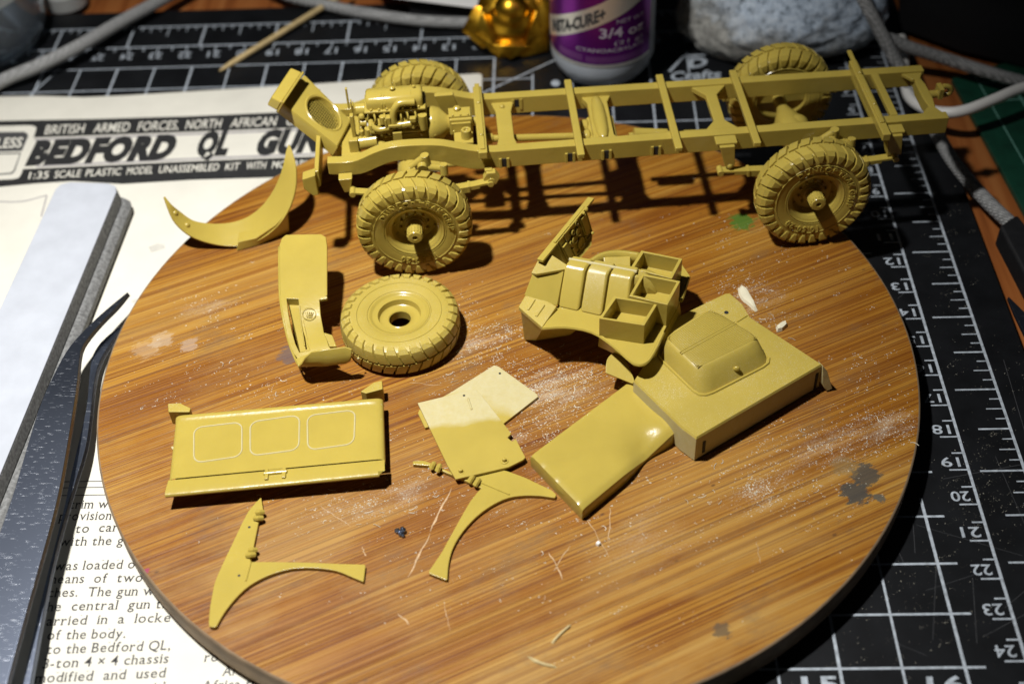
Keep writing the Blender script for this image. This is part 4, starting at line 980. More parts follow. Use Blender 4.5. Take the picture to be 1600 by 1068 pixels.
# 6. two flat wheel-arch struts
def strut(pts, h, th, label, holes, clips, line):
    t = [A_(x, y, h) for x, y in pts]; mb = MB(); mb.prism(t, (0, 0, -th)); rl = base_of(mb)
    r_ = empty('arch_strut', rl); tag(r_, label, 'model part', 'flat wheel arch struts'); mb.v = [q - rl for q in mb.v]
    build('strut_plate', mb, M_PL, parent=r_, bevel=.015)
    for x, y in holes:
        mb = MB(); mb.lathe([(-.02, .03), (.003, .03), (.003, .0001)], 12, A_(x, y, h)); kid('rivet_hole_shade', mb, r_, M_INK)  # black discs on the surface paint the shade of the holes
    for (xa, ya), (xb, yb) in clips:
        mb = MB(); mb.tube([A_(xa, ya, h + .02), A_((xa+xb)/2, (ya+yb)/2, h + .07), A_(xb, yb, h + .02)], .065, 8); kid('clip', mb, r_, bevel=.0)
    if line:
        mb = MB(); mb.tube([A_(x, y, h + .005) for x, y in line], .022, 6); kid('moulded_rib', mb, r_)
    return r_
o1 = [(408, 776)] + curve_px([(416, 778), (411, 795)], 1)[1:] + [(404, 815), (396, 855), (391, 876), (392, 877), (430, 877), (480, 878), (530, 880), (570, 881), (571, 884), (568, 908), (565, 907)] + curve_px([(548, 900), (525, 891), (490, 886.5), (455, 888), (420, 898), (390, 914), (368, 934), (350, 957), (338, 978)], 3) + [(334, 979), (327, 978), (326, 972)] + curve_px([(328, 948), (334, 915), (340, 898), (348, 880), (368, 838), (388, 798), (408, 776)], 2)[:-1]
strut(o1, .10, .09, 'flat tan arch strut with curved arm pointing right, nearest to the printed text', [(389.5, 823), (373.5, 898.5)],
      [((402, 800), (411, 800)), ((398, 809), (410, 809)), ((391, 859), (400, 859)), ((386, 867), (398, 866))], [(392, 877), (384, 907)])
o2 = curve_px([(645, 720), (660, 719), (676, 724), (705, 737), (735, 745)], 2) + [(745, 741), (785, 733), (795, 736)] + curve_px([(820, 745), (845, 757), (862, 765), (869, 772)], 2) + [(868, 776), (866, 777)] + curve_px([(845, 774), (820, 773.5), (795, 777), (770, 788), (745, 806), (723, 830), (708, 855), (701, 880), (699, 905)], 3) + [(696, 905), (670, 895), (671, 890)] + curve_px([(690, 862), (712, 822), (735, 782), (752, 762)], 2) + [(735, 754), (705, 741), (672, 727), (645, 725)]
strut(o2, .10, .09, 'flat tan arch strut with long curved arm, partly under the half sanded plate', [], [((674, 731), (678, 724)), ((683, 736), (687, 727)), ((733, 753), (739, 744)), ((742, 758), (748, 749))], [(751, 753), (796, 772)])

M_GLOSS = plastic('tan_plastic_glossy', 0.1, 0.20)
# 7. dented cover panel
q1, q2, q3, q4 = A_(830, 710, .42), A_(910, 793, .42), A_(1066, 664, .42), A_(985, 594, .42)
def CP(u, v): return quadpt(q1, q2, q3, q4, u, v)   # u: left->near corner, v: towards the right
def sstep(a, b, x):
    t = min(1, max(0, (x - a)/(b - a))); return t*t*(3 - 2*t)
NU, NV = 28, 44; mb = MB(); vs = []
for j in range(NV + 1):
    for i in range(NU + 1):
        u, v = i/NU, j/NV; p = CP(u, v)
        d = math.exp(-(((u - 1.02)/.30)**2 + ((v - .66)/.15)**2)); d2 = math.exp(-(((u - .80)/.18)**2 + ((v - .90)/.12)**2))
        z = -.24*d + .075*d2
        ex = 1 - min(1, (1 - u)/.10); ev = max(1 - min(1, v/.04), 1 - min(1, (1 - v)/.03)); eu = 1 - min(1, u/.05)
        z -= .07*ex*ex + .03*ev*ev + .03*eu*eu
        fold = .014*math.exp(-((u - .18 - .9*(v - .02))/.04)**2)*sstep(.5, .1, v) + .014*math.exp(-((u - .45 - .35*v)/.05)**2)*sstep(.35, .05, v)
        p = p + Vector((0, 0, z + fold)); inw = (CP(.5, .66) - CP(1, .66)).normalized()
        if u > .55: p = p + inw*(.10*d*sstep(.55, 1, u))
        vs.append(p)
def vi(i, j): return j*(NU + 1) + i
mb.add(vs, [(vi(i, j), vi(i+1, j), vi(i+1, j+1), vi(i, j+1)) for j in range(NV) for i in range(NU)])
rim_i = [vi(i, 0) for i in range(NU)] + [vi(NU, j) for j in range(NV)] + [vi(i, NV) for i in range(NU, 0, -1)] + [vi(0, j) for j in range(NV, 0, -1)]
cen = CP(.5, .5); n = len(rim_i); wall = []
for f, zz in ((1.0, None), (1.012, .30), (1.014, .12), (1.01, .004)):
    l = []
    for k in rim_i:
        q = vs[k]; r_ = Vector((cen.x + (q.x - cen.x)*f, cen.y + (q.y - cen.y)*f, q.z if zz is None else BZ + min(zz, q.z - BZ - .01)))
        l.append(r_)
    wall.append(l)
mb.loft(wall, (False, False)); 
bmx = mb
cover = empty('dented_cover', (cen.x, cen.y, BZ)); tag(cover, 'smooth tan cover panel with a dent in its near long edge, beside the hatch roof', 'model part')
kid('cover_skin', bmx, cover, M_GLOSS, smooth=70)

# 8. roof with raised hatch
ZR = .80
side_m = [M_PLD, M_PLS]
P_ = {k: A_(*v) for k, v in dict(l=(990, 594, ZR), n1=(1066, 668, ZR), n2=(1088, 684, ZR), r=(1285, 569, ZR), b2=(1172, 495, ZR), b1=(1140, 457, ZR), bl=(1052, 497, ZR)).items()}
out = [P_['l'], P_['n1'], P_['n2'], P_['r'], P_['b2'], A_(1160, 474, ZR), P_['b1'], A_(1133, 458, ZR), P_['bl']]
cenr = sum(out, Vector())/len(out)
roof = empty('hatch_roof', (cenr.x, cenr.y, BZ)); tag(roof, 'tan cab roof with raised rounded hatch, dusty from sanding, on the right of the board', 'model part')
mb = MB(); n = len(out)
def ins(pts, f): return [cenr + (q - cenr)*f for q in pts]
topl = [Vector((q.x, q.y, BZ + ZR)) for q in ins(out, .985)]; midl = [Vector((q.x, q.y, BZ + ZR - .05)) for q in out]; botl = [Vector((q.x, q.y, BZ + .03)) for q in ins(out, 1.004)]
mb.loft([topl], (False, True)) if False else None
mb.add(topl, [tuple(range(n))], 0); mb.loft([topl, midl], (False, False), True, 0); mb.loft([midl, botl], (False, False), True, 1)
kid('roof_shell', mb, roof, side_m, smooth=30)
sdir = (P_['r'] - P_['n2']); srot = Matrix.Rotation(math.atan2(sdir.y, sdir.x), 3, 'Z'); sout = Vector((sdir.y, -sdir.x, 0)).normalized()
for f, z0_, z1_ in ((.065, .14, .52), (.965, .05, .58)):
    c = P_['n2'].lerp(P_['r'], f) + sout*.008; mb = MB(); c.z = BZ + (z0_ + z1_)/2; mb.box(c, (.075, .03, z1_ - z0_), srot); kid('slot_with_shade', mb, roof, M_INK)  # thin black boxes on the wall paint the shade of slots
mb = MB(); t = [A_(1285, 570, .78), A_(1293, 580, .70), A_(1301, 607, .02), A_(1292, 611, .02), A_(1286, 600, .30)]; mb.prism(t, (-.08, .14, 0)); kid('corner_lug', mb, roof, M_PLS, bevel=.015)
hb = [A_(1016, 556, ZR), A_(1094, 616, ZR), A_(1140, 603, ZR), A_(1199, 567, ZR), A_(1196, 545, ZR), A_(1110, 486, ZR), A_(1080, 478, ZR)]
ht = [A_(1033, 542, 1.28), A_(1090, 579, 1.28), A_(1110, 576, 1.28), A_(1186, 531, 1.28), A_(1184, 524, 1.28), A_(1108, 482, 1.28), A_(1066, 505, 1.28)]
# ordered loop of equal count, rounded
def roundloop(base, z, k=.22):
    out = []
    m = len(base)
    for i in range(m):
        a, b, c_ = base[i-1], base[i], base[(i+1) % m]
        p0 = b.lerp(a, k); p2 = b.lerp(c_, k)
        for t in (0, .33, .67, 1): out.append(p0*(1-t)**2 + b*2*t*(1-t) + p2*t*t)
    for q in out: q.z = z
    return out
hb4 = [A_(1026, 552, ZR), A_(1096, 620, ZR), A_(1206, 564, ZR), A_(1122, 490, ZR)]
ht4 = [A_(1037, 525, 1.30), A_(1090, 578, 1.30), A_(1192, 529, 1.28), A_(1108, 480, 1.28)]
ch = sum(ht4, Vector())/4
def infl(p, f): return [ch.lerp(q, f) for q in p]
loops = [roundloop(hb4, BZ + ZR, .16), roundloop([a.lerp(b, .45) for a, b in zip(hb4, ht4)], BZ + ZR + .24, .19), roundloop([a.lerp(b, .85) for a, b in zip(hb4, ht4)], BZ + ZR + .42, .22), roundloop(infl(ht4, .985), BZ + 1.265, .23), roundloop(infl(ht4, .93), BZ + 1.287, .2)]
mb = MB(); mb.loft(loops, (False, True)); kid('hatch_hump', mb, roof, M_PLD, smooth=50)
mb = MB(); sq = roundloop([b + (b - ch).normalized()*.06 for b in hb4], BZ + ZR + .01, .16); mb.tube(sq + [sq[0]], .035, 6, False); kid('hatch_bead', mb, roof, M_PL)
mb = MB()
for k in range(30):                          # ribbed canvas on the hatch
    f = .03 + .94*k/29; a, b = ht4[0].lerp(ht4[1], .04 + .92*f), ht4[3].lerp(ht4[2], .04 + .92*f); a, b = a.lerp(b, .03), b.lerp(a, .03)
    a.z = b.z = BZ + 1.287; mb.tube([a, b], .012, 4)
kid('hatch_canvas', mb, roof, M_PLD, smooth=60)['kind'] = 'stuff'
mb = MB(); a, b = ht4[0].lerp(ht4[1], .5), ht4[3].lerp(ht4[2], .5)
for s in (-.03, .03):
    u = (ht4[1] - ht4[0]).normalized()*s; pa, pb = a + u, b + u; pa.z = pb.z = BZ + 1.292; mb.tube([pa, pb], .012, 4)
kid('hatch_seam', mb, roof, M_PLD)
mb = MB(); q = A_(1150, 578, 1.07); mb.sphere(q + Vector((.03, .09, -.05)), .085, 12, (1, .6, .9)); kid('hatch_knob', mb, roof, M_PL)
mb = MB(); mb.lathe([(-.02, .055), (.004, .055), (.004, .0001)], 14, A_(1135, 488, ZR + .002)); kid('rivet_hole_shade', mb, roof, M_INK)  # black disc painting the hole's shade on the roof
mb = MB(); a = [A_(1166, 492, ZR + .005), A_(1108, 478, ZR + .01)]; mb.tube([A_(1167, 493, ZR), A_(1151, 503, ZR)], .03, 6); kid('edge_step', mb, roof, M_PL)

# 9. cab floor tub with dash, engine cover and three seat boxes
tub_c = A_(950, 480, .5); tub = empty('cab_floor', (tub_c.x, tub_c.y, BZ))
tag(tub, 'tan cab floor tub with instrument panel and three open seat boxes, leaning on the hatch roof', 'model part')
FZ = 1.0
TUP = .25
A0_ = A_
def A_(px, py, h): return at(px, py, BZ + h + TUP)
edge = curve_px([(846, 513), (865, 511.5), (885, 511), (905, 513), (925, 518.5), (941, 527), (958, 540), (974, 554)], 2) + [(985, 564), (991, 568), (1000, 569.5), (1008, 568), (1016, 561), (1023, 548), (1036, 520), (1060, 474), (1072, 452), (1074, 430), (1060, 408), (1030, 396)]
edge += curve_px([(993, 397), (975, 393), (955, 396), (935, 404), (918, 412)], 2) + [(898, 420), (880, 436), (871, 478)]
mb = MB(); t = [A_(x, y, FZ) for x, y in edge]; cf = sum(t, Vector())/len(t)
mb.prism(t, (0, 0, -.09)); kid('floor', mb, tub, M_PL, bevel=.02)
mb = MB(); lipa = [A_(x, y, FZ + .01) for x, y in curve_px([(848, 512.5), (885, 511), (925, 518.5), (958, 540), (990, 567), (1008, 567), (1021, 551), (1036, 520)], 3)]
mb.tube(lipa, .045, 6); kid('floor_bead', mb, tub, M_PL)
mb = MB(); mb.hexa([A0_(819, 531, .03), A0_(838, 532, .03), A0_(890, 524, .25), A0_(868, 486, .35)], [A_(813, 481, .92), A_(848, 511, .92), A_(905, 513, .95), A_(871, 478, .95)]); kid('front_skirt', mb, tub, M_PL, bevel=.015)
mb = MB(); mb.hexa([A_(934, 541, .42), A_(976, 560, .42), A_(985, 530, .42), A_(945, 515, .42)], [A_(936, 524, .90), A_(974, 552, .90), A_(985, 520, .92), A_(945, 506, .92)]); kid('skirt_block', mb, tub, M_PL, bevel=.015)
mb = MB(); pts = [A_(x, y, .55 - (y - 550)*.006) for x, y in curve_px([(946, 582), (948, 562), (958, 551), (968, 552), (978, 563), (990, 590), (990, 597)], 3) + [(988, 599)]]
mb.prism(pts, (.02, .03, -.07)); kid('arch_flange', mb, tub, M_PL, bevel=.012)
# sloping foot board with two ridges
fb = [A_(810, 479, .98), A_(847, 511, .98), A_(870, 478, 1.12), A_(825, 454, 1.12)]
mb = MB(); mb.hexa([q + Vector((0, 0, -.12)) for q in fb], fb); kid('foot_board', mb, tub, M_PLD, bevel=.02)
mb = MB()
for u in (.32, .66):
    a, b = quadpt(fb[0], fb[1], fb[2], fb[3], u, .18), quadpt(fb[0], fb[1], fb[2], fb[3], u, .78); mb.tube([a, b], .035, 6)
kid('foot_ridge', mb, tub, M_PLD)
wl = [A_(819, 461, 1.08), A_(870, 478, 1.10), A_(881, 421, 1.66), A_(832, 427, 1.66)]
nv = (wl[1] - wl[0]).cross(wl[3] - wl[0]).normalized(); nv = nv if nv.y > 0 else -nv
mb = MB(); mb.hexa([wl[0], wl[1], wl[1] + nv*.1, wl[0] + nv*.1], [wl[3], wl[2], wl[2] + nv*.1, wl[3] + nv*.1]); kid('front_wall', mb, tub, M_PL, bevel=.015)
mb = MB(); sh = [A_(830, 426, 1.68), A_(840, 407, 1.80), A_(858, 395, 1.84), A_(887, 414, 1.72), A_(884, 420, 1.70), A_(838, 428, 1.66)]; mb.prism(sh, (0, 0, -.07)); kid('dash_shelf', mb, tub, M_PLD, bevel=.015)
# dash: top rail and instrument face
DT0, DT1 = A_(839, 404, 1.92), A_(919, 307, 2.05); dd = (DT1 - DT0)
D0, D1, D2, D3 = A_(868, 378, 2.02), A_(914, 322, 2.06), A_(926, 363, 1.14), A_(888, 418, 1.10)
fnv = (D1 - D0).cross(D3 - D0).normalized(); fnv = fnv if fnv.x > 0 else -fnv
mb = MB(); off_ = Vector((.15, -.09, .02)); mb.hexa([DT0 + Vector((0, 0, -.08)), DT0 + off_ + Vector((0, 0, -.08)), DT1 + off_ + Vector((0, 0, -.08)), DT1 + Vector((0, 0, -.08))], [DT0, DT0 + off_, DT1 + off_, DT1]); dash = empty('dashboard', (0, 0, 0), 0, tub)
def dk(name, mb, m=M_PL, **k):
    o = Vector(tub.location); mb.v = [q - o for q in mb.v]; return build(name, mb, m, parent=dash, **k)
dk('dash_rail', mb, bevel=.015)
mb = MB(); mb.hexa([D0 - fnv*.08, D1 - fnv*.08, D2 - fnv*.08, D3 - fnv*.08], [D0, D1, D2, D3]); dk('dash_face', mb, bevel=.015)
def DF(u, v, h=0): return quadpt(D0, D1, D2, D3, u, v) + fnv*h
Q = Matrix((((D1-D0).normalized()), fnv.cross((D1-D0).normalized()), fnv)).transposed()
for u, v, r_ in ((.42, .50, .11), (.60, .42, .13), (.55, .80, .16), (.45, .26, .07), (.62, .12, .07), (.74, .82, .05), (.30, .45, .05)):
    mb = MB(); loops = []
    for h, k in ((0, 1), (.05, 1), (.055, .8), (.03, .72)):
        loops.append([DF(u, v, h) + Q @ Vector((r_*k*math.cos(a*.5236), r_*k*math.sin(a*.5236), 0)) for a in range(12)])
    mb.loft(loops); dk('gauge', mb, smooth=30)
mb = MB()
for u, v, a, b in ((.14, .55, .13, .5), (.84, .45, .16, .55), (.30, .8, .05, .3)):
    c = [DF(u - a/2, v - b/2), DF(u + a/2, v - b/2), DF(u + a/2, v + b/2), DF(u - a/2, v + b/2)]; mb.hexa(c, [q + fnv*.06 for q in c])
for u in (.06, .24, .74, .97): mb.tube([DF(u, .02, .02), DF(u, .98, .02)], .022, 5)
mb.tube([DF(0, .97, .02), DF(1, .97, .02)], .022, 5); dk('dash_plate', mb, bevel=.01)
mb = MB(); mb.sphere(A_(916, 327, 2.06), .055, 8); mb.sphere(A_(912, 333, 2.03), .045, 8); mb.sphere(A_(889, 354, 2.0), .035, 8); mb.sphere(A_(926, 364, 1.75), .04, 8); dk('dash_knob', mb)
mb = MB(); g3 = [A_(842, 405, 1.86), A_(869, 379, 1.98), A_(886, 416, 1.2)]; mb.prism(g3, fnv*-.06); dk('gusset', mb, bevel=.01)
mb = MB(); mb.prism([D3, D2, A_(924, 383, 1.05), A_(890, 424, 1.02)], (-.05, .05, 0)); dk('dash_back', mb)
# engine cover, three rounded bays and a tapered end
lat = (A_(1002, 391, FZ) - A_(936, 470, FZ)); lat.z = 0; lat.normalize()
b0, b1 = A_(870, 480, FZ), A_(978, 503, FZ); t0, t1 = A_(881, 413, 1.80), A_(988, 432, 1.80)
cv = [0, .325, .655, 1.0]
for k in range(3):
    f0, f1 = cv[k] + .012, cv[k+1] - .012
    lp = []
    for f in (f0, f1):
        b, t = b0.lerp(b1, f), t0.lerp(t1, f)
        sec = [b, b.lerp(t, .92), t + lat*.07, t + lat*.40, Vector((t.x, t.y, BZ + FZ + TUP)) + lat*.48]
        lp.append(sec)
    mb = MB(); mb.loft(lp); kid('engine_cover_bay', mb, tub, M_PLD if k == 1 else M_PL, bevel=.06, segs=3)
    mb = MB()
    if k == 2:
        lp = []
        for f, s in ((0, 1), (.3, .96), (.6, .80), (.85, .5), (1.0, .15)):
            c0_ = A_(986, 470, FZ).lerp(A_(1029, 471, FZ), f); h = .72*s
            lp.append([c0_, c0_ + Vector((0, 0, h*.8)), c0_ + Vector((0, 0, h)) + lat*.12, c0_ + Vector((0, 0, h)) + lat*.45, c0_ + lat*.55])
        mb.loft(lp); kid('engine_cover_tail', mb, tub, M_PLD, bevel=.03)
mb = MB(); a, b = t0 + lat*.25, t1 + lat*.22; mb.tube([a + Vector((0,0,-.03)), a.lerp(b, .5) + Vector((0, 0, -.02)), b + Vector((0,0,-.02))], .045, 8); kid('engine_cover_edge', mb, tub, M_PLS)
# open boxes
def openbox(rim4, zb, wall=.07, floor_h=.45, m=M_PL, name='seat_box'):
    c = sum(rim4, Vector())/4
    inn = [q + (c - q).normalized()*wall*1.4 for q in rim4]
    bot = [Vector((q.x, q.y, BZ + zb + TUP)) for q in rim4]; bin_ = [Vector((q.x, q.y, q.z - floor_h)) for q in inn]
    mb = MB(); mb.loft([bot, rim4, inn, bin_], (True, True)); return kid(name, mb, tub, m, bevel=.012)
openbox([A_(936, 497, 1.62), A_(1007, 508, 1.62), A_(1028, 473.5, 1.62), A_(959, 462, 1.62)], FZ)
openbox([A_(983, 462, 1.70), A_(1043, 476, 1.70), A_(1063, 439, 1.70), A_(1003, 427, 1.70)], FZ - .05)
openbox([A_(984.5, 419, 1.72), A_(1050, 435, 1.72), A_(1066.5, 404, 1.72), A_(1002, 391, 1.72)], FZ)
mb = MB(); arc = curve_px([(922, 410), (941, 398), (967, 394), (1000, 398)], 4); a = [A_(x, y, 1.40) for x, y in arc]; mb.loft([a, [Vector((q.x, q.y, BZ + FZ + TUP)) for q in a]], (False, False), False); kid('arch_wall', mb, tub, M_PL, solid=.09, off=1, smooth=50)
mb = MB(); a = [A_(942, 401, 1.30), A_(985, 400, 1.30), A_(985, 418, 1.2), A_(945, 412, 1.2)]; mb.prism(a, (0, 0, -.2)); kid('arch_top', mb, tub, M_PL, bevel=.02)
mb = MB(); a = [A_(1064, 470, FZ - .02), A_(1076, 433, FZ - .02), A_(1060, 410, FZ)]; mb.tube(a, .05, 6); kid('rear_bead', mb, tub, M_PL)
mb = MB(); mb.hexa([A_(1004, 575, .3), A_(1030, 560, .3), A_(1066, 500, .2), A_(1040, 500, .2)], [A_(1004, 566, .92), A_(1022, 552, .92), A_(1062, 474, .92), A_(1038, 480, .92)]); kid('rear_skirt', mb, tub, M_PL)

A_ = A0_
# little sprue stubs and nicks left where parts were cut from the runner
for par, (x, y, h), s in ((panel, (270, 700, .42), (.05, .10, .05)), (panel, (540, 737, .43), (.09, .05, .04)), (cover, (870, 752, .20), (.06, .06, .05)), (roof, (1190, 640, .30), (.07, .05, .05)), (wing2, (437, 440, 1.12), (.05, .08, .04)), (p1, (684, 688, .15), (.05, .05, .04)), (spare, (560, 560, .55), (.05, .05, .05))):
    mb = MB(); mb.box(A_(x, y, h), s, Matrix.Rotation(.6, 3, 'Z')); kid('sprue_stub', mb, par, M_PLS, bevel=.012)

# ---------------------------------------------------------------- tools at the left
M_SAND = simple('sanding_face', (0.44, 0.46, 0.50), 0.9, var=0.06, vscale=1.5, bs=0.5, bscale=90)
M_FOAM = simple('grey_foam', (0.17, 0.17, 0.165), 0.95, var=0.45, vscale=11, bs=0.9, bscale=45)
zt = .95
def SB(x, y, z): return at(x, y, z)
far_r = SB(187, 287, zt); near_r = SB(28, 673, zt); far_l = SB(92, 284, zt)
ax = (near_r - far_r).normalized(); wv = (far_l - far_r); wv -= ax*wv.dot(ax); 
def blk(z, ext, w0=0.0):
    a = far_r + (-wv.normalized())*ext; b = far_l; Lg = 16.0
    pts = []
    for p, s in ((a, 1), (b, -1)):
        pass
    c1, c2 = a, b + ax*0.0
    r_ = .35
    out = [c2 + ax*r_*1.0, c2 + ax*.1 + (c1 - c2).normalized()*.1, c2 + (c1 - c2).normalized()*r_, c1 + (c2 - c1).normalized()*r_, c1 + ax*.1 + (c2 - c1).normalized()*.1, c1 + ax*r_, c1 + ax*Lg, c2 + ax*Lg]
    return [Vector((q.x, q.y, z)) for q in out]
sb = empty('sanding_block', (far_r.x, far_r.y, PZ)); tag(sb, 'long pale grey foam sanding block lying on the instruction sheet', 'sanding block')
mb = MB(); mb.loft([blk(zt - .03, .0), blk(zt, -.01)]); kid('abrasive_face', mb, sb, M_SAND, bevel=0.02)
mb = MB(); mb.loft([blk(zt - .45, .05), blk(zt - .032, .0)]); kid('foam_layer', mb, sb, M_FOAM, bevel=0.05)
mb = MB(); mb.loft([blk(PZ + .01, .24), blk(PZ + .30, .30), blk(zt - .452, .16)]); kid('foam_layer', mb, sb, M_FOAM, bevel=0.04)

M_STEEL = simple('dark_polished_steel', (0.10, 0.115, 0.15), 0.20, metal=1.0, var=0.25, vscale=5, bs=0.15, bscale=30)
def steel():
    m, nt, b = newmat('scratched_steel'); oc = ocoord(nt)
    n = tex_noise(nt, mapping(nt, oc, (3, 60, 9), (0, 0, R(35))), 1.0, 3, .6); sc = ramp(nt, n, [(.64, 0.0), (.70, .8)])
    n2 = tex_noise(nt, oc, 55, 2, .6); sp = ramp(nt, n2, [(.80, 0.0), (.86, .5)])
    f = math_(nt, 'MAXIMUM', sc, sp)
    L(nt, mixc(nt, f, (0.21, 0.24, 0.31), (0.70, 0.72, 0.75)), b.inputs['Base Color'])
    b.inputs['Metallic'].default_value = 1.0; L(nt, math_(nt, 'MULTIPLY_ADD', f, .25, .34), b.inputs['Roughness'])
    bump(nt, b, f, .2, .01); return m
M_STEEL2 = steel()
tw = empty('tweezers', at(60, 850, PZ)); tag(tw, 'bent pointed steel tweezers lying across the instruction sheet beside the board', 'tweezers')
def arm(lf, rt, zf, th, m, name):
    a = [at(x, y, zf(i/(len(lf)-1))) for i, (x, y) in enumerate(lf)]; b = [at(x, y, zf(i/(len(rt)-1))) for i, (x, y) in enumerate(rt)]
    a = smoothpath(a, 3); b = smoothpath(b, 3); mb = MB()
    mb.loft([[p, q, q + Vector((th*.5, -.02, -th)), p + Vector((th*.1, -.02, -th))] for p, q in zip(a, b)]); return kid(name, mb, tw, m, bevel=.015, smooth=50)
arm([(199, 456), (177, 474), (156, 492), (133, 514), (109, 541), (89, 575), (60, 640), (24, 760), (0, 830), (-60, 1010), (-130, 1180)], [(200, 457), (182, 479), (161, 500), (140, 524), (126, 548), (121, 590), (114, 640), (96, 745), (80, 815), (42, 950), (-20, 1180)],
    lambda t: .75 + .55*min(1, t*1.6), .10, M_STEEL2, 'tweezer_arm')
arm([(189, 508), (178, 516), (165, 527), (153, 540), (143, 560), (139, 590), (134, 640), (112, 735), (96, 810), (62, 945), (10, 1180)], [(190, 510), (183, 521), (173, 535), (162, 552), (152, 575), (146, 605), (141, 650), (133, 700), (112, 770), (78, 900), (26, 1180)],
    lambda t: .20 + .45*min(1, t*1.3), .10, M_STEEL2, 'tweezer_arm')

# ---------------------------------------------------------------- things at the back of the desk
def braid(name, col):
    m, nt, b = newmat(name); tc = N(nt, 'ShaderNodeTexCoord')
    oc = tc.outputs['Object']
    n = tex_noise(nt, oc, 9, 3); w1 = N(nt, 'ShaderNodeTexWave', wave_type='BANDS', bands_direction='DIAGONAL'); L(nt, oc, w1.inputs[0]); w1.inputs['Scale'].default_value = 5; w1.inputs['Distortion'].default_value = 1.5; w1.inputs['Detail'].default_value = 1
    w2 = N(nt, 'ShaderNodeTexWave', wave_type='BANDS'); L(nt, mapping(nt, oc, (1, -1, 1), (0, 0, R(50))), w2.inputs[0]); w2.inputs['Scale'].default_value = 5; w2.inputs['Distortion'].default_value = 1.5
    f = math_(nt, 'MULTIPLY', w1.outputs[1], w2.outputs[1]); f = math_(nt, 'MULTIPLY_ADD', f, .75, math_(nt, 'MULTIPLY', n, .3))
    L(nt, ramp(nt, f, [(.1, tuple(c*.35 for c in col)), (.8, tuple(c*1.25 for c in col))]), b.inputs['Base Color'])
    b.inputs['Roughness'].default_value = .75; bump(nt, b, f, .6, .03); return m
M_BRAID = braid('grey_braid', (0.42, 0.42, 0.41))
M_WHITE = simple('white_plastic', (0.85, 0.83, 0.78), 0.4, var=.03)
def cable(name, pts, r, m, label, cat='cable', n=14):
    mb = MB(); mb.tube(smoothpath([at(*q) for q in pts], 6), r, n); return single(name, mb, m, label, cat, smooth=60)
cable('braided_cable', [(-120, 190, .34), (0, 128, .38), (60, 103, .55), (120, 74, .65), (190, 34, .55), (260, -4, .45), (340, -50, .4)], .22, M_BRAID, 'grey braided cable running diagonally past the clear bottle at far left')
cable('braided_cable', [(400, -30, .3), (450, -6, .3), (500, 6, .3), (560, 19, .3), (650, 32, .3), (740, 36, .3), (820, 34, .3), (900, 20, .3)], .20, M_BRAID, 'grey braided cable passing under the white card towards the gold ornament')
cable('braided_cable', [(1330, -40, 3.0), (1352, 5, 2.6), (1382, 62, 1.7), (1412, 118, .7), (1440, 165, .30), (1462, 205, .30), (1492, 256, .30), (1540, 312, .32), (1580, 350, .40)], .20, M_BRAID, 'grey braided cable running down the right side to a black plug')
cable('braided_cable', [(1384, 60, 1.25), (1398, 64, 1.15), (1420, 74, .95), (1480, 93, .6), (1550, 115, .5), (1640, 140, .4)], .20, M_BRAID, 'grey braided cable crossing the upper right corner above the green mat')
cable('white_cable', [(1408, 60, .35), (1412, 85, .3), (1413, 112, .3), (1420, 150, .4), (1446, 170, .6), (1478, 176, .75), (1510, 172, .85), (1555, 155, .95), (1600, 137, 1.0), (1700, 110, 1.0)], .17, M_WHITE, 'smooth white cable bending behind the tow hook of the truck chassis')
M_BLACK = simple('black_plastic', (0.012, 0.012, 0.013), 0.45, var=.2, bs=.2, bscale=50)
M_BLACKM = simple('black_cloth', (0.004, 0.004, 0.005), 0.9, var=.2, bs=.4, bscale=30)
mb = MB(); pf = [at(1562, 352, .75), at(1590, 333, .75), at(1680, 450, .75), at(1640, 500, .75)]; mb.prism(pf, (0, 0, -.70))
pl = tag(build('cable_plug', mb, M_BLACK, loc=base_of(mb), bevel=.10, segs=3), 'black moulded plug at the end of the grey braided cable', 'plug')
mb = MB(); t0_, t1_ = at(1575, 466, .12), at(1640, 560, .3); dv = (t1_ - t0_).normalized(); sv = Vector((-dv.y, dv.x, 0))
mb.loft([[t0_ + sv*s*a + Vector((0, 0, b)) for s, b in ((-1, -.05), (1, -.05), (1, .05), (-1, .05))] + [] for a in (.02,)] + [[t0_ + dv*f + sv*s*a + Vector((0, 0, b)) for s, b in ((-1, -.06), (1, -.06), (1, .06), (-1, .06))] for f, a in ((.6, .12), (1.4, .22), (3, .4))])
single('steel_probe', mb, M_STEEL2, 'dark pointed steel tool tip at the right edge below the plug', 'tool', bevel=.01)
# black pouch in the far right corner
mb = MB(); pc = [at(1405, 45, 0), at(1500, 80, 0), at(1640, 118, -.1), at(1900, 60, -.1), at(1800, -160, 0), at(1400, -160, 0)]
bt = [Vector((q.x, q.y, .01)) for q in pc]; cc = sum(bt, Vector())/6
mb.loft([bt, [cc.lerp(q, 1.02) + Vector((0, 0, .8)) for q in bt], [cc.lerp(q, .96) + Vector((0, 0, 1.7)) for q in bt], [cc.lerp(q, .8) + Vector((0, 0, 2.0)) for q in bt]])
single('black_pouch', mb, M_BLACKM, 'black cloth pouch in the dark far right corner of the desk', 'pouch', smooth=60)
mb = MB(); pc = [at(1030, 20, 0), at(1085, 18, 0), at(1085, -60, 0), at(1030, -60, 0)]
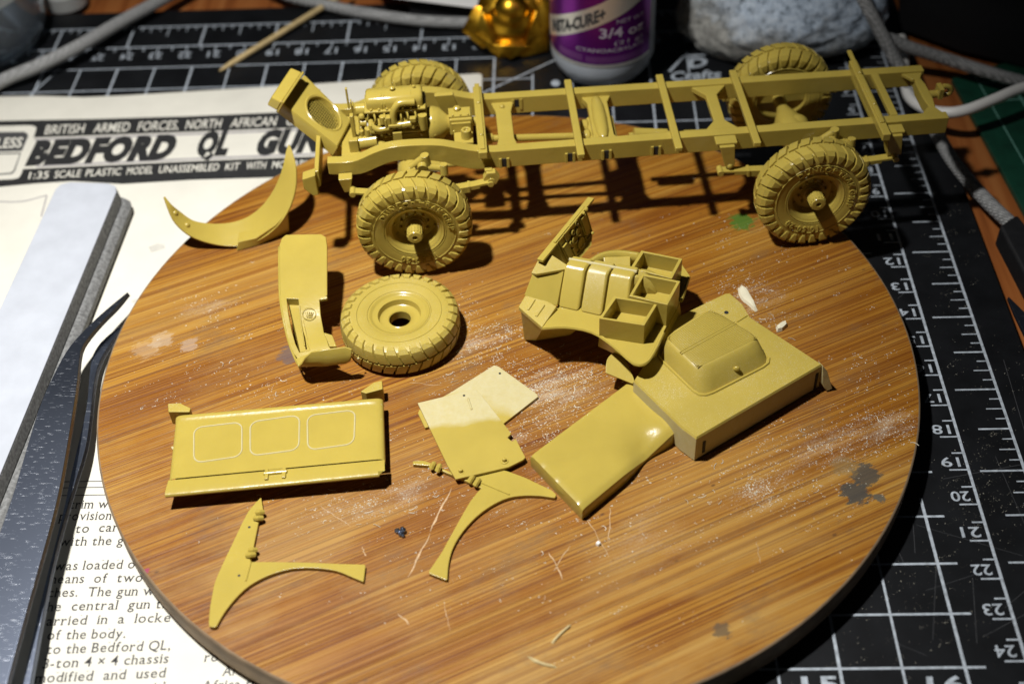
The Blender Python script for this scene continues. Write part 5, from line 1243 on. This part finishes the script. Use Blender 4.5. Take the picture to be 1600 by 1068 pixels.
# white card
M_CARD = simple('white_card', (0.80, 0.79, 0.76), .7, var=.02)
mb = MB(); mb.prism([at(596, -6, .9), at(745, 12.5, .9), at(760, -60, .9), at(560, -60, .9)], (0, 0, -.03)); single('white_card', mb, M_CARD, 'blank white card edge behind the grey cable at the top', 'card', bevel=.005)
mb = MB(); mb.prism([at(640, 6, .55), at(748, 20, .55), at(790, -60, .55), at(600, -60, .55)], (0, 0, -.55)); single('black_box', mb, M_BLACK, 'low black box under the white card at the top', 'box', bevel=.03)
# toothpick
M_PICK = simple('pale_wood', (0.50, 0.37, 0.17), .7, var=.18, vscale=6)
mb = MB(); a, b = at(343, 111, .06), at(545, -14, .35); mb.tube([a, a.lerp(b, .04), a.lerp(b, .10), b], [.03, .07, .10, .11], 10); single('toothpick', mb, M_PICK, 'pale wooden toothpick lying on the black mat at the back', 'toothpick', smooth=60)

# glue bottle
gb = at(941, 105, 0.0); bx_, by_ = gb.x, gb.y; RB_ = 1.66
glue = empty('glue_bottle', (bx_, by_, 0.005)); tag(glue, 'small white glue bottle with purple and silver label behind the truck chassis', 'glue bottle')
M_HDPE = simple('milky_plastic', (0.46, 0.50, 0.54), .38, var=.03); 
mb = MB(); mb.lathe([(0.0, .9), (.03, 1.15), (.12, 1.32), (.40, 1.52), (.75, 1.66), (1.1, RB_), (4.6, RB_), (5.2, RB_ - .15), (5.7, 1.1), (6.0, .7), (7.2, .6)], 64, caps=(True, True)); build('bottle_body', mb, M_HDPE, parent=glue, smooth=50)
def foil(name, col, rough=.28):
    m, nt, b = newmat(name); b.inputs['Base Color'].default_value = (*col, 1); b.inputs['Metallic'].default_value = .75; b.inputs['Roughness'].default_value = rough; return m
M_PUR = foil('purple_foil', (0.20, 0.018, 0.27), .30); M_SIL = foil('silver_foil', (0.80, 0.78, 0.72), .42); M_LTX = simple('label_print', (0.42, 0.36, 0.44), .6); M_LPAN = foil('label_panel', (0.30, .09, .36), .4)
def cylp(a, h, dr): r_ = RB_ + dr; return Vector((r_*math.cos(a), r_*math.sin(a), h))
view = math.atan2(CLOC.y - by_, CLOC.x - bx_)
def labelstrip(lo_f, hi_f, a0, a1, dr, m, name, n=60):
    mb = MB(); rows = []
    for k in range(n + 1):
        a = a0 + (a1 - a0)*k/n; rows.append([cylp(a, lo_f(a), dr), cylp(a, hi_f(a), dr)])
    mb.loft(rows, (False, False), False); return build(name, mb, m, parent=glue, smooth=60)
aL, aR = view - 1.75, view + 1.08
labelstrip(lambda a: 1.12, lambda a: 4.6, aL, aR, .012, M_PUR, 'label')
labelstrip(lambda a: 1.06, lambda a: 1.17, aL, aR, .016, M_SIL, 'label_border')
s0 = lambda a: 2.62 + (.85 if a < view else .75)*(a - view)
labelstrip(s0, lambda a: s0(a) + .74 + .3*max(0, a - view), aL, aR - .05, .018, M_SIL, 'label_band')
labelstrip(lambda a: 1.26, lambda a: 1.5, view - .95, view - .38, .018, M_LPAN, 'label_panel'); labelstrip(lambda a: 1.24, lambda a: 1.46, view - .32, view + .9, .018, M_LPAN, 'label_panel')
def ctext(t, a0, a1, h0, h1, slope, m, off_=.02, name='label_lettering'):
    vs, fs = glyphs(t, off_, 0, 1.0); x0 = min(v.x for v in vs); x1 = max(v.x for v in vs); mb = MB()
    out = []
    for v in vs:
        u = (v.x - x0)/(x1 - x0); a = a0 + (a1 - a0)*u; out.append(cylp(a, h0 + slope*u + (h1 - h0)*v.y/cap(), .026))
    mb.add(out, fs); return build(name, mb, m, parent=glue, smooth=0)
ctext('INSTA-CURE+', view - 1.18, view + .05, 1.78, 2.16, 1.04, M_INKD, .05)
ctext('3/4 oz', view - .06, view + .84, 2.14, 2.46, 0, M_LTX); ctext('NET WT', view + .26, view + .84, 2.60, 2.74, 0, M_LTX, 0); ctext('(21 g)', view + .22, view + .82, 1.86, 2.0, 0, M_LTX, 0)
ctext('CYANOACRYLATE', view - .50, view + .86, 1.62, 1.75, 0, M_LTX, 0.01)

# gold ornament: a ring of pointed petals round a polished ball
M_GOLD, nt, b = newmat('gold_plating'); oc = ocoord(nt)
L(nt, ramp(nt, tex_noise(nt, oc, 2.0, 4), [(.35, (0.36, 0.16, 0.008)), (.65, (0.74, 0.44, 0.04))]), b.inputs['Base Color']); b.inputs['Metallic'].default_value = 1.0; b.inputs['Roughness'].default_value = .32
bump(nt, b, tex_noise(nt, oc, 1.6, 2), .2, .1)
go = at(800, 52, .6); gold = empty('gold_ornament', (go.x, go.y, .005)); tag(gold, 'shiny gold ornament with pointed petals left of the glue bottle', 'ornament')
tocam = (CLOC - go).normalized(); sx_ = Vector((1, 0, 0)); up_ = sx_.cross(tocam).normalized() * -1
up_ = tocam.cross(sx_).normalized(); base_c = Vector((0, 0, 1.05))
mb = MB(); mb.sphere(base_c + tocam*.1 + up_*.35, .62, 24); build('ball', mb, M_GOLD, parent=gold, smooth=60)
mb = MB(); mb.sphere(base_c - tocam*.25, .95, 20, (1, .8, .9)); build('core', mb, M_GOLD, parent=gold, smooth=60)
rnd = random.Random(3)
for ring_, (cnt, r_, lift, w0_) in enumerate(((6, 1.6, -.15, .95), (5, 1.2, .25, .80))):
    for k in range(cnt):
        a = 2*math.pi*(k + .5*ring_)/cnt + .25 + rnd.uniform(-.1, .1); d = sx_*math.cos(a) + up_*math.sin(a); sd = tocam.cross(d)
        rr_ = r_*rnd.uniform(.85, 1.08); c = base_c
        p0 = c + d*.4; p1 = c + d*rr_*.65 + tocam*(lift*.6 + .12); p2 = c + d*rr_ + tocam*lift
        mb = MB(); mb.loft([[p0 - sd*w0_*.5, p0 + tocam*.12, p0 + sd*w0_*.5, p0 - tocam*.1], [p1 - sd*w0_*.75, p1 + tocam*.16, p1 + sd*w0_*.75, p1 - tocam*.06], [p2 - sd*.03, p2 + tocam*.03, p2 + sd*.03, p2 - tocam*.02]])
        mb.v = [Vector((q.x, q.y, max(q.z, .02))) for q in mb.v]
        build('petal', mb, M_GOLD, parent=gold, bevel=.02, smooth=40)

# rock
rc = at(1232, 52, .9); mb = MB()
bm = bmesh.new(); bmesh.ops.create_icosphere(bm, subdivisions=6, radius=1.0)
vs = []
for v in bm.verts:
    d = v.co.normalized(); n_ = noise.fractal(d*1.3 + Vector((3, 1, 7)), 1.0, 2.0, 5) ; n2 = noise.fractal(d*5.0, 1.0, 2.0, 4)
    fl = noise.turbulence_vector(d*2.4, 3, True)[0]
    r_ = 1 + .09*n_ + .022*n2 + .015*fl
    q = Vector((d.x*3.35*r_, d.y*2.3*r_, d.z*1.75*r_))
    if q.z < -1.0: q.z = -1.0 + (q.z + 1.0)*.12
    vs.append(q + Vector((rc.x, rc.y + 1.3, 1.08)))
fs = [tuple(v.index for v in f.verts) for f in bm.faces]; bm.free(); mb.add(vs, fs)
M_ROCK, nt, b = newmat('blue_grey_stone'); oc = ocoord(nt); sp = N(nt, 'ShaderNodeSeparateXYZ'); L(nt, oc, sp.inputs[0])
n1 = tex_noise(nt, oc, .9, 6, .6); n2 = tex_noise(nt, oc, 4.0, 6, .7)
face = math_(nt, 'MULTIPLY_ADD', sp.outputs[2], .9, math_(nt, 'MULTIPLY_ADD', sp.outputs[0], .22, -.9)); face = math_(nt, 'ADD', face, math_(nt, 'MULTIPLY_ADD', n1, 2.2, -.9), clamp=True)
blue = ramp(nt, n2, [(.36, (0.16, 0.20, 0.24)), (.48, (0.52, 0.62, 0.74)), (.64, (0.72, 0.82, 0.93))]); grey = ramp(nt, n2, [(.35, (0.20, 0.20, 0.18)), (.65, (0.46, 0.45, 0.41))])
L(nt, mixc(nt, face, grey, blue), b.inputs['Base Color']); b.inputs['Roughness'].default_value = .75; bump(nt, b, n2, .45, .10)
single('rock', mb, M_ROCK, 'rough grey stone with pale blue face at the back behind the rear wheel', 'rock', smooth=80)

# clear bottle in the far left corner
cb_ = at(-35, 70, 0); clear = empty('clear_bottle', (cb_.x, cb_.y, 0.005)); tag(clear, 'clear plastic bottle with greyish label cut by the left edge', 'bottle')
M_CLEAR, nt, b = newmat('clear_plastic'); b.inputs['Transmission Weight'].default_value = .94; b.inputs['Roughness'].default_value = .06; b.inputs['IOR'].default_value = 1.22; b.inputs['Base Color'].default_value = (.80, .88, .95, 1)
mb = MB(); mb.lathe([(0, 1.5), (.05, 1.9), (.25, 2.3), (.7, 2.55), (1.3, 2.6), (5, 2.6)], 64); build('bottle_wall', mb, M_CLEAR, parent=clear, smooth=60, solid=.12, off=-1)
mb = MB(); mb.lathe([(2.3, 2.63), (4.4, 2.63)], 64); M_LAB = simple('grey_label', (0.30, 0.31, 0.30), .6, var=.25, vscale=1.5); build('label', mb, M_LAB, parent=clear, smooth=60)
vw = math.atan2(CLOC.y - cb_.y, CLOC.x - cb_.x); mb = MB(); mb.add([Vector((2.645*math.cos(vw + a), 2.645*math.sin(vw + a), z)) for a, z in ((.20, 2.55), (.27, 2.55), (.27, 2.7), (.20, 2.7))], [(0, 1, 2, 3)]); build('label_dot', mb, simple('red_print', (.4, .05, .05), .6), parent=clear, smooth=0)
mb = MB(); q = at(98, 2, .25); mb.lathe([(0, .75), (.5, .75), (.55, .68), (.55, .0001)], 40, (q.x, q.y + .3, .01)); single('bottle_cap', mb, simple('grey_cap', (.42, .42, .40), .5), 'round pale grey bottle cap beside the clear bottle', 'cap')

# ---------------------------------------------------------------- sanding dust and crumbs on the board and the mat
M_DUST = simple('pale_dust', (0.66, 0.62, 0.50), .95, var=.2, vscale=9)
rd = random.Random(11)
def specks(spots, z, smin, smax, onboard=True):
    mb = MB()
    def one(q, s):
        a = rd.uniform(0, 6.28); st = rd.uniform(.5, 1.0)
        pts = [Vector((q.x + s*math.cos(a + k*2.094)*(1 if k else 1.5), q.y + s*st*math.sin(a + k*2.094), z + .002)) for k in range(3)] + [Vector((q.x, q.y, z + s*.7))]
        mb.add(pts, [(0, 1, 2), (0, 1, 3), (1, 2, 3), (2, 0, 3)])
    def ok(q): 
        d = math.hypot(q.x - BC.x, q.y - BC.y)
        return d < BR - .1 if onboard else (d > BR + .1 and q.x < 2.2)
    for cx_, cy_, sx2, sy2, n_ in spots:
        n_ = int(n_*(1.1 if onboard else 1.0)); left = n_
        while left > 0:
            px, py = rd.gauss(cx_, sx2), rd.gauss(cy_, sy2); left -= 1
            if py > 1100: continue
            q = at(px, py, z)
            if not ok(q): continue
            u = rd.random(); s = smin + (smax - smin)*rd.random()**4
            if u < .62: one(q, s)
            elif u < .90:                    # small clumps strung along the grain
                L_ = rd.uniform(.05, .28); m = rd.randint(4, 12); left -= m//2
                for _ in range(m):
                    t = rd.gauss(0, L_); w2 = rd.gauss(0, .03); p = Vector((q.x + t*.9 - w2*.44, q.y + t*.44 + w2*.9, z))
                    if ok(p): one(p, smin + (smax - smin)*rd.random()**3*.8)
            elif onboard and u < .93:        # a curled fibre
                a = rd.uniform(0, 6.28); c_ = rd.uniform(-2.5, 2.5); l2 = rd.uniform(.08, .22); p = Vector((q.x, q.y, z + .012)); pts = [p]
                for k in range(4):
                    a += c_*.3; p = p + Vector((math.cos(a), math.sin(a), rd.uniform(-.1, .15)))*l2/4; pts.append(Vector((p.x, p.y, max(p.z, z + .006))))
                mb.tube(pts, .006, 3)
            else: one(q, s*.6)
    return mb
spots = [(870, 610, 45, 22, 900), (790, 690, 30, 45, 260), (850, 640, 25, 40, 500), (905, 590, 22, 14, 350), (1190, 470, 40, 30, 260), (1160, 460, 25, 25, 200), (1300, 690, 90, 22, 700), (1390, 660, 35, 12, 320), (1200, 760, 70, 26, 500), (1185, 765, 14, 9, 200),
         (640, 760, 40, 30, 200), (560, 790, 60, 16, 350), (740, 540, 45, 25, 420), (730, 520, 10, 30, 160), (780, 560, 30, 25, 260), (800, 520, 25, 12, 150), (1330, 600, 60, 50, 200), (1060, 690, 60, 40, 120), (700, 640, 70, 80, 300), (880, 760, 80, 60, 220), (360, 520, 90, 60, 260), (330, 480, 30, 14, 70), (600, 850, 150, 80, 260), (1000, 830, 150, 60, 260), (1200, 430, 80, 40, 160), (1000, 350, 120, 40, 120), (440, 610, 80, 20, 160), (300, 600, 50, 25, 90), (900, 920, 180, 60, 110), (1380, 560, 30, 40, 80)]
mb = specks(spots, BZ, .005, .030); o = build('sanding_dust', mb, M_DUST, smooth=0); tag(o, 'fine pale sanding dust sprinkled over the bamboo board', 'dust', kind='stuff')
mb = specks([(1560, 600, 60, 200, 420), (1520, 760, 50, 60, 260), (1400, 930, 60, 50, 160), (1490, 420, 30, 90, 120), (1350, 1000, 80, 30, 70)], 0.002, .004, .015, False); o = build('mat_dust', mb, M_DUST, smooth=0); tag(o, 'tiny pale specks of dust scattered on the black mat', 'dust', kind='stuff')
# larger crumbs
M_CRUMB = simple('pale_filler', (0.66, 0.61, 0.44), .9, var=.1, bs=.6, bscale=30)
M_SHAV = simple('plastic_shaving', (0.50, 0.40, 0.19), .7, var=.1)
def flake(name, pts, h, label, m=M_CRUMB):
    t = [at(x, y, BZ + .004) for x, y in pts]; c = sum(t, Vector())/len(t); n_ = len(t); mb = MB()
    mb.loft([t, [c.lerp(q, .8) + Vector((0, 0, h*rd.uniform(.6, 1))) for q in t], [c.lerp(q, .35) + Vector((0, 0, h)) for q in t]]); return single(name, mb, m, label, 'crumb', smooth=20)
flake('filler_flake', [(1153, 452), (1158, 446), (1165, 449), (1172, 462), (1179, 474), (1184, 485), (1180, 487), (1170, 478), (1159, 469), (1154, 460)], .09, 'long cream flake of filler behind the corner of the hatch roof')
flake('filler_crumb', [(1212, 512), (1219, 506), (1228, 504), (1230, 510), (1222, 517), (1214, 519)], .12, 'short cream crumb of filler right of the hatch roof edge')
flake('plastic_shaving', [(861, 1003), (876, 987), (891, 975), (893, 977), (879, 990), (864, 1005)], .05, 'curled tan plastic shaving near the front edge of the board', M_SHAV)
flake('plastic_shaving', [(823, 1024), (838, 1032), (862, 1040), (870, 1041), (868, 1043.5), (850, 1040), (834, 1034)], .05, 'thin tan plastic shaving nearest to the front edge of the board', M_SHAV)
flake('white_bead', [(931, 848), (935, 845.5), (939, 848), (939, 851), (935, 853.5), (931, 851)], .08, 'tiny white bead on bare wood in front of the dented cover', M_WHITE)
q = at(629, 832, BZ); mb = MB()
for k in range(9):
    a = rd.uniform(0, 6.28); r_ = rd.uniform(0, .12); mb.sphere((q.x + r_*math.cos(a)*1.1, q.y + r_*math.sin(a), BZ + .03 + rd.uniform(0, .05)), rd.uniform(.04, .08), 7)
single('steel_filings', mb, M_STEEL2, 'small dark metallic lump on the wood between the two arch struts', 'crumb', smooth=0)
flake('wood_splinter', [(379, 816), (386, 810), (388, 816), (381, 828)], .04, 'tiny white chip beside the left arch strut', M_WHITE)
